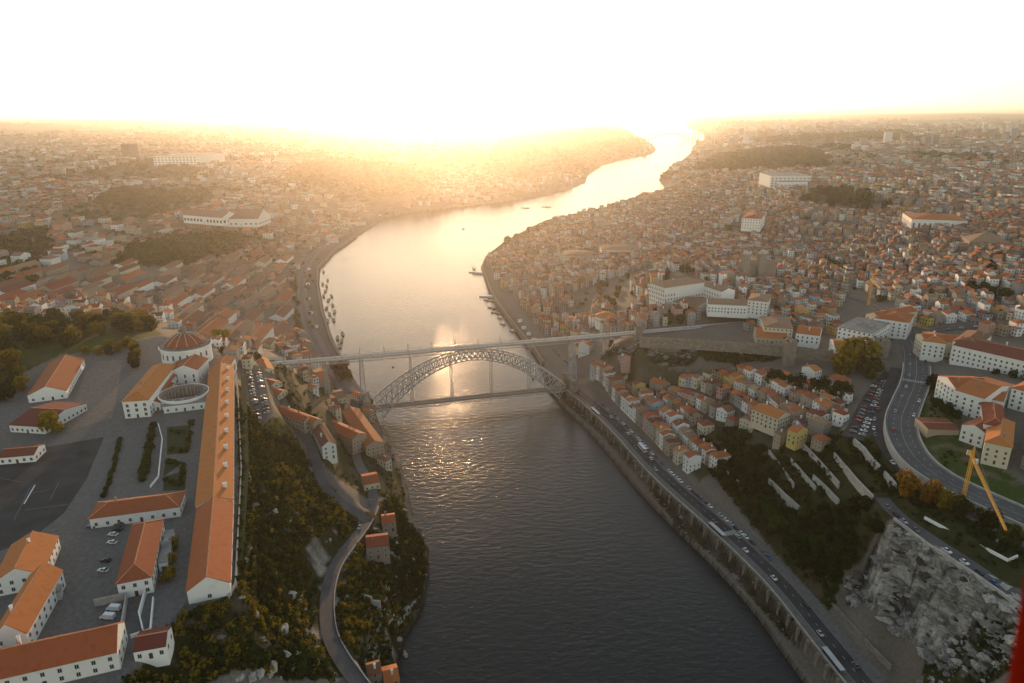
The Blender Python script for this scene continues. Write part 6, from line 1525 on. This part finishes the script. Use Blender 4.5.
def crane(base, ztop, tipp, ctr, w_, label):
    bx_, by_, bz = base; o = thing('tower_crane', label, 'crane', base); T_ = Vector((0, 0, ztop - bz))
    mb = MB(); lattice(mb, (0, 0, 0), T_, w_, w_, int((ztop - bz) / 2.2)); mb.build('mast', cy_, o)
    tip = Vector(tipp) - Vector(base); mb = MB(); lattice(mb, T_ + Vector((0, 0, 1)), tip, w_ * .9, w_ * .5, int((tip - T_).length / 2.4)); mb.build('jib', cy_, o)
    d = (tip - T_); d.z = 0; d.normalize(); c = T_ + Vector((0, 0, 1)) - d * ctr; mb = MB(); lattice(mb, T_ + Vector((0, 0, 1)), c, w_ * .9, w_ * .7, 4); mb.build('counter_jib', cy_, o)
    mb = MB(); mb.box(c.x, c.y, c.z - 2, w_ * 1.2, w_ * 1.5, 2.4, math.atan2(d.y, d.x)); mb.build('counterweight', conc, o)
    mb = MB(); lattice(mb, T_ + Vector((0, 0, 1)), T_ + Vector((0, 0, 7)), w_ * .8, .4, 3); mb.build('tower_head', cy_, o)
    mb = MB(); q = T_ + Vector((0, 0, 7)); mb.bar(q, T_ + (tip - T_) * .75 + Vector((0, 0, .6)), .12); mb.bar(q, c, .12); mb.build('stay_cable', iron_d, o)
    mb = MB(); mb.box(T_.x + d.x * 1.5 + 1.6, T_.y + d.y * 1.5, T_.z - 1.6, 1.6, 2.0, 2.2, math.atan2(d.y, d.x)); mb.build('cab', whull, o)
    mb = MB(); hk = T_ + (tip - T_) * .9; mb.bar(hk, hk - Vector((0, 0, 9)), .08); mb.bar(hk - Vector((0, 0, 9)), hk - Vector((0, 0, 10.2)), .7); mb.build('hook', iron_d, o)
b_ = P(961, 507, 66)
tp = P(968, 466, 0); dr_ = ray(968, 466); 
# mast top: directly above the base at the height where the photo shows it
zt = 66 + 28
crane((b_[0], b_[1], 65), zt, P(1006, 530, 93), 7, 1.25, 'yellow tower crane with long jib standing by the highway')
b_ = P(868, 306, 74); crane((b_[0], b_[1], 72), 100, P(880, 288, 108), 6, 1.8, 'small orange crane behind the large white modern block')
# ------------------------------------------------------------------ far arch bridge
cw = mat('far_concrete', (.40, .38, .36), rough=.9)
q0, q1 = P(643, 134.5, 60), P(714, 134, 60)
v0, v1 = Vector((q0[0], q0[1], 0)), Vector((q1[0], q1[1], 0)); dv = v1 - v0
fb = thing('road_bridge', 'distant concrete arch road bridge across the river in the haze', 'bridge', (v0.x, v0.y, 0)); o0 = Vector((0, 0, 0))
mb = MB(); mb.bar(o0 + Vector((0, 0, 68)), dv + Vector((0, 0, 68)), 26, 3.5); mb.build('deck', cw, fb)
a0, a1 = .12, .62; zA = lambda u: 8 + 56 * (1 - (2 * u - 1) ** 2)
for s in (-8, 8):
    mb = MB(); pn = Vector((-dv.y, dv.x, 0)).normalized() * s
    for i in range(20):
        u, v = i / 20, (i + 1) / 20; mb.bar(dv * (a0 + (a1 - a0) * u) + pn + Vector((0, 0, zA(u))), dv * (a0 + (a1 - a0) * v) + pn + Vector((0, 0, zA(v))), 8, 5)
    mb.build('arch', cw, fb)
for i in range(24):
    u = i / 23; t_ = (u - a0) / (a1 - a0); z_ = zA(t_) if 0 <= t_ <= 1 else 0
    if z_ < 60: p = dv * u; mb = MB(); mb.box(p.x, p.y, z_ - 3, 5, 20, 67 - z_ + 2.9, math.atan2(dv.y, dv.x)); mb.build('pier', cw, fb)
# ------------------------------------------------------------------ cable car
c0_, c1_ = G(346, 392), (*P(296, 352, 66)[:2], 66)
def cabin(px, py, z, label):
    x, y, _ = P(px, py, z); o = thing('cable_car_cabin', label, 'cable car', (x, y, z)); mb = MB()
    mb.hexa([(-.8, -1.1, -2.2), (.8, -1.1, -2.2), (.8, 1.1, -2.2), (-.8, 1.1, -2.2)], [(-1, -1.3, -1), (1, -1.3, -1), (1, 1.3, -1), (-1, 1.3, -1)]); mb.hexa([(-1, -1.3, -.99), (1, -1.3, -.99), (1, 1.3, -.99), (-1, 1.3, -.99)], [(-.8, -1, 0), (.8, -1, 0), (.8, 1, 0), (-.8, 1, 0)]); mb.build('cabin_body', PAINT['grey'], o)
    mb = MB(); mb.bar((0, 0, 0), (0, 0, 2.4), .15); mb.build('hanger_arm', iron_d, o)
cabin(393, 366, 40, 'tiny grey cable car cabin hanging over the water left of the arch')
# ------------------------------------------------------------------ people on the upper deck
pm = bpy.data.meshes.new('person_skeleton')
J = [(0, 0, .95), (0, 0, 1.2), (0, 0, 1.42), (0, 0, 1.52), (0, .01, 1.66), (.2, 0, 1.4), (.25, .03, 1.12), (.24, .12, .9), (-.2, 0, 1.4), (-.25, -.03, 1.12), (-.24, .05, .9), (.1, 0, .9), (.11, .12, .5), (.11, .1, .06), (.11, .22, .03), (-.1, 0, .9), (-.11, -.05, .5), (-.11, -.2, .08), (-.11, -.1, .03)]
E_ = [(0, 1), (1, 2), (2, 3), (3, 4), (2, 5), (5, 6), (6, 7), (2, 8), (8, 9), (9, 10), (0, 11), (11, 12), (12, 13), (13, 14), (0, 15), (15, 16), (16, 17), (17, 18)]
RD = [.15, .15, .15, .06, .11, .07, .05, .035, .07, .05, .035, .095, .065, .045, .04, .095, .065, .045, .04]
pm.from_pydata(J, E_, []); po = bpy.data.objects.new('person_skeleton', pm); COL.objects.link(po)
md = po.modifiers.new('s', 'SKIN'); 
for v_, r_ in zip(pm.skin_vertices[0].data, RD): v_.radius = (r_, r_)
pm.skin_vertices[0].data[0].use_root = True
dg = bpy.context.evaluated_depsgraph_get(); PM = bpy.data.meshes.new_from_object(po.evaluated_get(dg)); bpy.data.objects.remove(po)
CL = [mat(n_, c, rough=.9) for n_, c in (('dark_clothes', (.04, .04, .05)), ('red_clothes', (.3, .05, .04)), ('pale_clothes', (.5, .48, .44)), ('blue_clothes', (.06, .1, .2)))]
for k, cm in enumerate(CL):
    me = PM.copy(); me.materials.clear(); me.materials.append(cm)
    for i in range(6):
        s = sL + 20 + rng.random() * (sR - sL - 60); p = BP(s, rng.choice((-3.1, 3.0)) + rng.uniform(-.3, .3), DZ + .0)
        cn = ('dark', 'red', 'pale', 'blue')[k]
        o = ob('person', me, None, p, rng.uniform(0, 6.28)); tag(o, f'person in {cn} clothes walking on the upper bridge deck', 'person', f'people in {cn} clothes on the upper bridge deck')
# ------------------------------------------------------------------ the aircraft's own strut
redp = mat('red_strut_paint', (.06, .004, .0015), rough=.9, spec=0)
def near(px, py, d): r_ = ray(px, py); r_ = r_ / np.linalg.norm(r_); return Vector((r_[0] * d, r_[1] * d, CAMH + r_[2] * d))
A_, B_ = near(1076, 440, 1.0), near(1031, 760, .62)
st = thing('aircraft_strut', 'blurred red painted aircraft strut crossing the bottom right corner', 'strut', A_)
def tube(p, q, r0, r1, n=20):
    p, q = Vector(p), Vector(q); d = (q - p).normalized(); x = d.cross(Vector((0, 0, 1))).normalized(); y = x.cross(d); mb = MB()
    a = [p + (x * math.cos(t) + y * math.sin(t)) * r0 for t in np.linspace(0, 2 * math.pi, n + 1)[:-1]]; b = [q + (x * math.cos(t) + y * math.sin(t)) * r1 for t in np.linspace(0, 2 * math.pi, n + 1)[:-1]]
    mb.hexa(a, b); return mb
tube((0, 0, 0), B_ - A_, .026, .018).build('tube', redp, st)
# loose rock on cliffs and banks
def rock_field(name, label, fields, seed):
    import bmesh
    g = np.random.default_rng(seed); bm = bmesh.new(); bmesh.ops.create_icosphere(bm, subdivisions=2, radius=1); bv = np.array([v.co[:] for v in bm.verts]); bf = np.array([[v.index for v in f.verts] for f in bm.faces]); bm.free()
    V_, F_, M_ = [], [], []; k0 = 0
    for poly, n, rr_, ms in fields:
        xs = [p[0] for p in poly]; ys = [p[1] for p in poly]; X = g.uniform(min(xs), max(xs), n * 5); Y = g.uniform(min(ys), max(ys), n * 5); k = inside(X, Y, poly)
        for x, y in zip(X[k][:n], Y[k][:n]):
            r = rr_[0] + (rr_[1] - rr_[0]) * g.random() ** 2.2; ph = g.uniform(0, 6, 4); b = bv.copy()
            q = 1 + .25 * np.sin(b[:, 0] * 4 + ph[0]) * np.sin(b[:, 1] * 4 + ph[1]) + .2 * np.sin(b[:, 2] * 5 + ph[2] + b[:, 0] * 3) + g.normal(size=len(b)) * .10
            b = b * q[:, None] * np.array([1, g.uniform(.55, .9), g.uniform(.22, .42)]); a = g.uniform(0, 6.28); c_, s_ = math.cos(a), math.sin(a)
            V_.append(np.stack([(b[:, 0] * c_ - b[:, 1] * s_) * r + x, (b[:, 0] * s_ + b[:, 1] * c_) * r + y, b[:, 2] * r + Z(x, y) - .12 * r], -1)); F_.append(bf + k0); k0 += len(b); M_.append(np.full(len(bf), ms if isinstance(ms, int) else g.choice(ms)))
    rk = [mat('loose_rock_' + n_, c_, rough=.95, noise=.4, nscale=.9, bump=.5) for n_, c_ in (('pale', (.36, .34, .31)), ('mid', (.20, .19, .175)), ('dark', (.06, .055, .045)))]
    o = ob(name, np_mesh(name, np.concatenate(V_), np.concatenate(F_), rk, mi=np.concatenate(M_))); tag(o, label, 'rocks'); kind(o, 'stuff')
rock_field('loose_rock', 'broken pale rock ledges and rubble covering the bare quarry slope', [(ROCK, 420, (.6, 4.6), [0, 0, 1, 1, 2]), (LOWROCK, 120, (.6, 2.5), [0, 1])], 3)
rock_field('cliff_rock', 'grey rock outcrops on the steep slope at the right end of the bridge', [(GUIND, 260, (1, 5), [1, 1, 2]), (CLIFFL, 110, (.8, 2.6), [0, 1, 2]), (CLIFFR, 110, (.8, 2.6), [1, 2, 0])], 4)
rock_field('bank_rock', 'dark rocks along the waterline below the embankment wall', [(BANKR, 900, (.6, 2.6), [2, 2, 1])], 5)
# kiosks on the left promenade
KB = MB(); KB.box(0, 0, 0, 5, 4, 2.8); kbm = KB.mesh('booth', WALLM['white']); KB = MB(); KB.hexa([(-3, -2.4, 2.81), (3, -2.4, 2.81), (3, 2.4, 2.81), (-3, 2.4, 2.81)], [(-.3, -.3, 4.2), (.3, -.3, 4.2), (.3, .3, 4.2), (-.3, .3, 4.2)]); krm = KB.mesh('canopy', WALLM['cream'])
for px, py in ((309, 300), (308, 285), (309, 270), (311, 314), (316, 328), (328, 245), (352, 230), (380, 216), (520, 322), (524, 329), (529, 335), (534, 341)):
    x, y, z = G(px, py); o = thing('kiosk', 'small white kiosk with pale pointed canopy on the ' + ('left' if px < 400 else 'right') + ' promenade', 'kiosk', (x, y, z), rng.uniform(-.3, .3), 'kiosks on the promenades'); ob('booth', kbm, o); ob('canopy', krm, o)
# pale boulders on the left cliff
def rock_mesh(seed):
    g = np.random.default_rng(seed); import bmesh
    bm = bmesh.new(); bmesh.ops.create_icosphere(bm, subdivisions=3, radius=1)
    ph = g.uniform(0, 6, 9)
    for v in bm.verts:
        c = v.co; k = 1 + .22 * math.sin(c.x * 3 + ph[0]) * math.sin(c.y * 3.3 + ph[1]) + .14 * math.sin(c.z * 6 + ph[2] + c.x * 4) + .07 * math.sin(c.y * 11 + ph[3] + c.z * 9)
        v.co = Vector((c.x * k, c.y * k * .8, c.z * k * .75))
    me = bpy.data.meshes.new('boulder'); bm.to_mesh(me); bm.free(); me.materials.append(mat('boulder_rock', (.36, .33, .30), rough=.95, noise=.4, nscale=1.2, bump=.6)); return me
RKM = [rock_mesh(i) for i in range(4)]
for px, py, r_ in ((274, 514, 3.5), (272, 520, 2.5), (291, 597, 4.2), (283, 632, 4.5), (273, 668, 4), (270, 675, 3), (252, 678, 3.5), (384, 537, 2), (300, 562, 2.5), (312, 612, 3), (262, 640, 2.5), (296, 655, 3), (318, 565, 2.2), (255, 615, 3), (304, 540, 2), (285, 655, 3.2), (408, 575, 3), (414, 590, 2.5), (405, 610, 3.5), (398, 640, 3), (412, 560, 2.5), (405, 655, 2.8), (330, 540, 1.8), (246, 560, 2)):
    x, y, z = G(px, py); o = ob('boulder', rng.choice(RKM), None, (x, y, z + r_ * .1), rng.uniform(0, 6), (r_ * .75, r_ * .55, r_ * .6))
    tag(o, 'pale boulder among the bushes ' + ('of the left cliff' if px < 345 else 'of the river headland'), 'boulder', 'boulders of the left bank')
# ------------------------------------------------------------------ labels that single each thing out
LM = [('the round church', 186, 345), ('the parade ground', 50, 485), ('the monastery courtyard', 110, 545), ('the monastery range', 215, 470), ('the gravel square', 98, 385), ('the monastery garden', 165, 450),
      ('the cliff road', 335, 580), ('the slope road', 310, 445), ('the left bridge foot', 365, 400), ('the left deck end', 285, 355), ('the left quay', 320, 300), ('the green quay strip', 293, 300), ('the wine lodges', 225, 290), ('the arched hall', 205, 215), ('the left park belt', 80, 335),
      ('the right bridge foot', 562, 385), ('the right quay', 505, 300), ('the exchange palace', 577, 250), ('the round white house', 608, 315), ('the bishop palace', 665, 275), ('the cathedral', 752, 262), ('the right deck end', 745, 320),
      ('the Guindais cliff', 625, 362), ('the riverside road', 650, 440), ('the lower riverside road', 760, 560), ('the terrace walls', 800, 470), ('the middle of the hillside', 740, 400), ('the riverside end of the hillside', 690, 440), ('the upper hillside', 790, 385), ('the highway car park', 868, 405), ('the big yellow tree', 857, 358), ('the city wall', 700, 345),
      ('the highway bend', 905, 430), ('the yellow crane', 965, 490), ('the bare rock', 920, 590), ('the highway green', 940, 405), ('the white modern block', 858, 320), ('the dark red roof', 990, 350), ('the colonnaded hospital', 940, 214), ('the hilltop park', 840, 203), ('the convent blocks', 975, 390), ('the right edge of the town', 1010, 320), ('the distant white church', 752, 213), ('the red shed', 945, 424)]
LM = [(a.replace('Guindais ', 'rocky '), b, c) for a, b, c in LM]
bpy.context.view_layer.update()
from collections import defaultdict
def ordn(n): return f"{n}{'th' if 10 <= n % 100 <= 20 else {1: 'st', 2: 'nd', 3: 'rd'}.get(n % 10, 'th')}"
SHARE = ('lamp_post', 'person')
D_ = defaultdict(list)
for o, pos in THINGS:
    p = pos or o.matrix_world.translation
    o_px = proj(p[0], p[1], p[2])
    D_[o['label']].append((o, o_px[0], o_px[1]))
for lab, L_ in list(D_.items()):
    if len(L_) < 2 or L_[0][0].name.split('.')[0] in SHARE: continue
    sub = defaultdict(list)
    for o, x, y in L_:
        if o['category'] != 'house' or len(lab.split()) > 9: n_ = ''
        else: n_ = ' near ' + min(LM, key=lambda m: math.hypot(m[1] - x, (m[2] - y) * 1.6))[0]
        sub[n_].append((o, x, y))
    for n_, M_ in sub.items():
        horiz = max(m[1] for m in M_) - min(m[1] for m in M_) >= (max(m[2] for m in M_) - min(m[2] for m in M_))
        M_.sort(key=lambda m: m[1] if horiz else m[2])
        for i, (o, x, y) in enumerate(M_):
            e = '' if len(M_) == 1 else f", {ordn(i + 1)} from {'left' if horiz else 'the back'}"
            o['label'] = lab + n_ + e
            if len(o['label'].split()) > 16: o['label'] = o['label'].replace(' from the back', ' from back').replace(' of the', ' of')
            if len(o['label'].split()) > 16: o['label'] = ' '.join(o['label'].replace(' tile', '').replace('driving ', '').replace('parked ', '').split()[:16])
HAZE = 5.4e-5
hm = bpy.data.materials.new('haze'); hm.use_nodes = True; t = hm.node_tree; t.nodes.clear()
o_ = t.nodes.new('ShaderNodeOutputMaterial'); v = t.nodes.new('ShaderNodeVolumePrincipled')
v.inputs['Color'].default_value = (.97, .94, .90, 1); v.inputs['Density'].default_value = HAZE; v.inputs['Anisotropy'].default_value = .78
t.links.new(v.outputs[0], o_.inputs['Volume'])
mb = MB(); mb.box(0, 30000, -31.5, 190000, 130000, 31.5 + 330)
hz = mb.build('haze', hm); kind(hz, 'stuff')
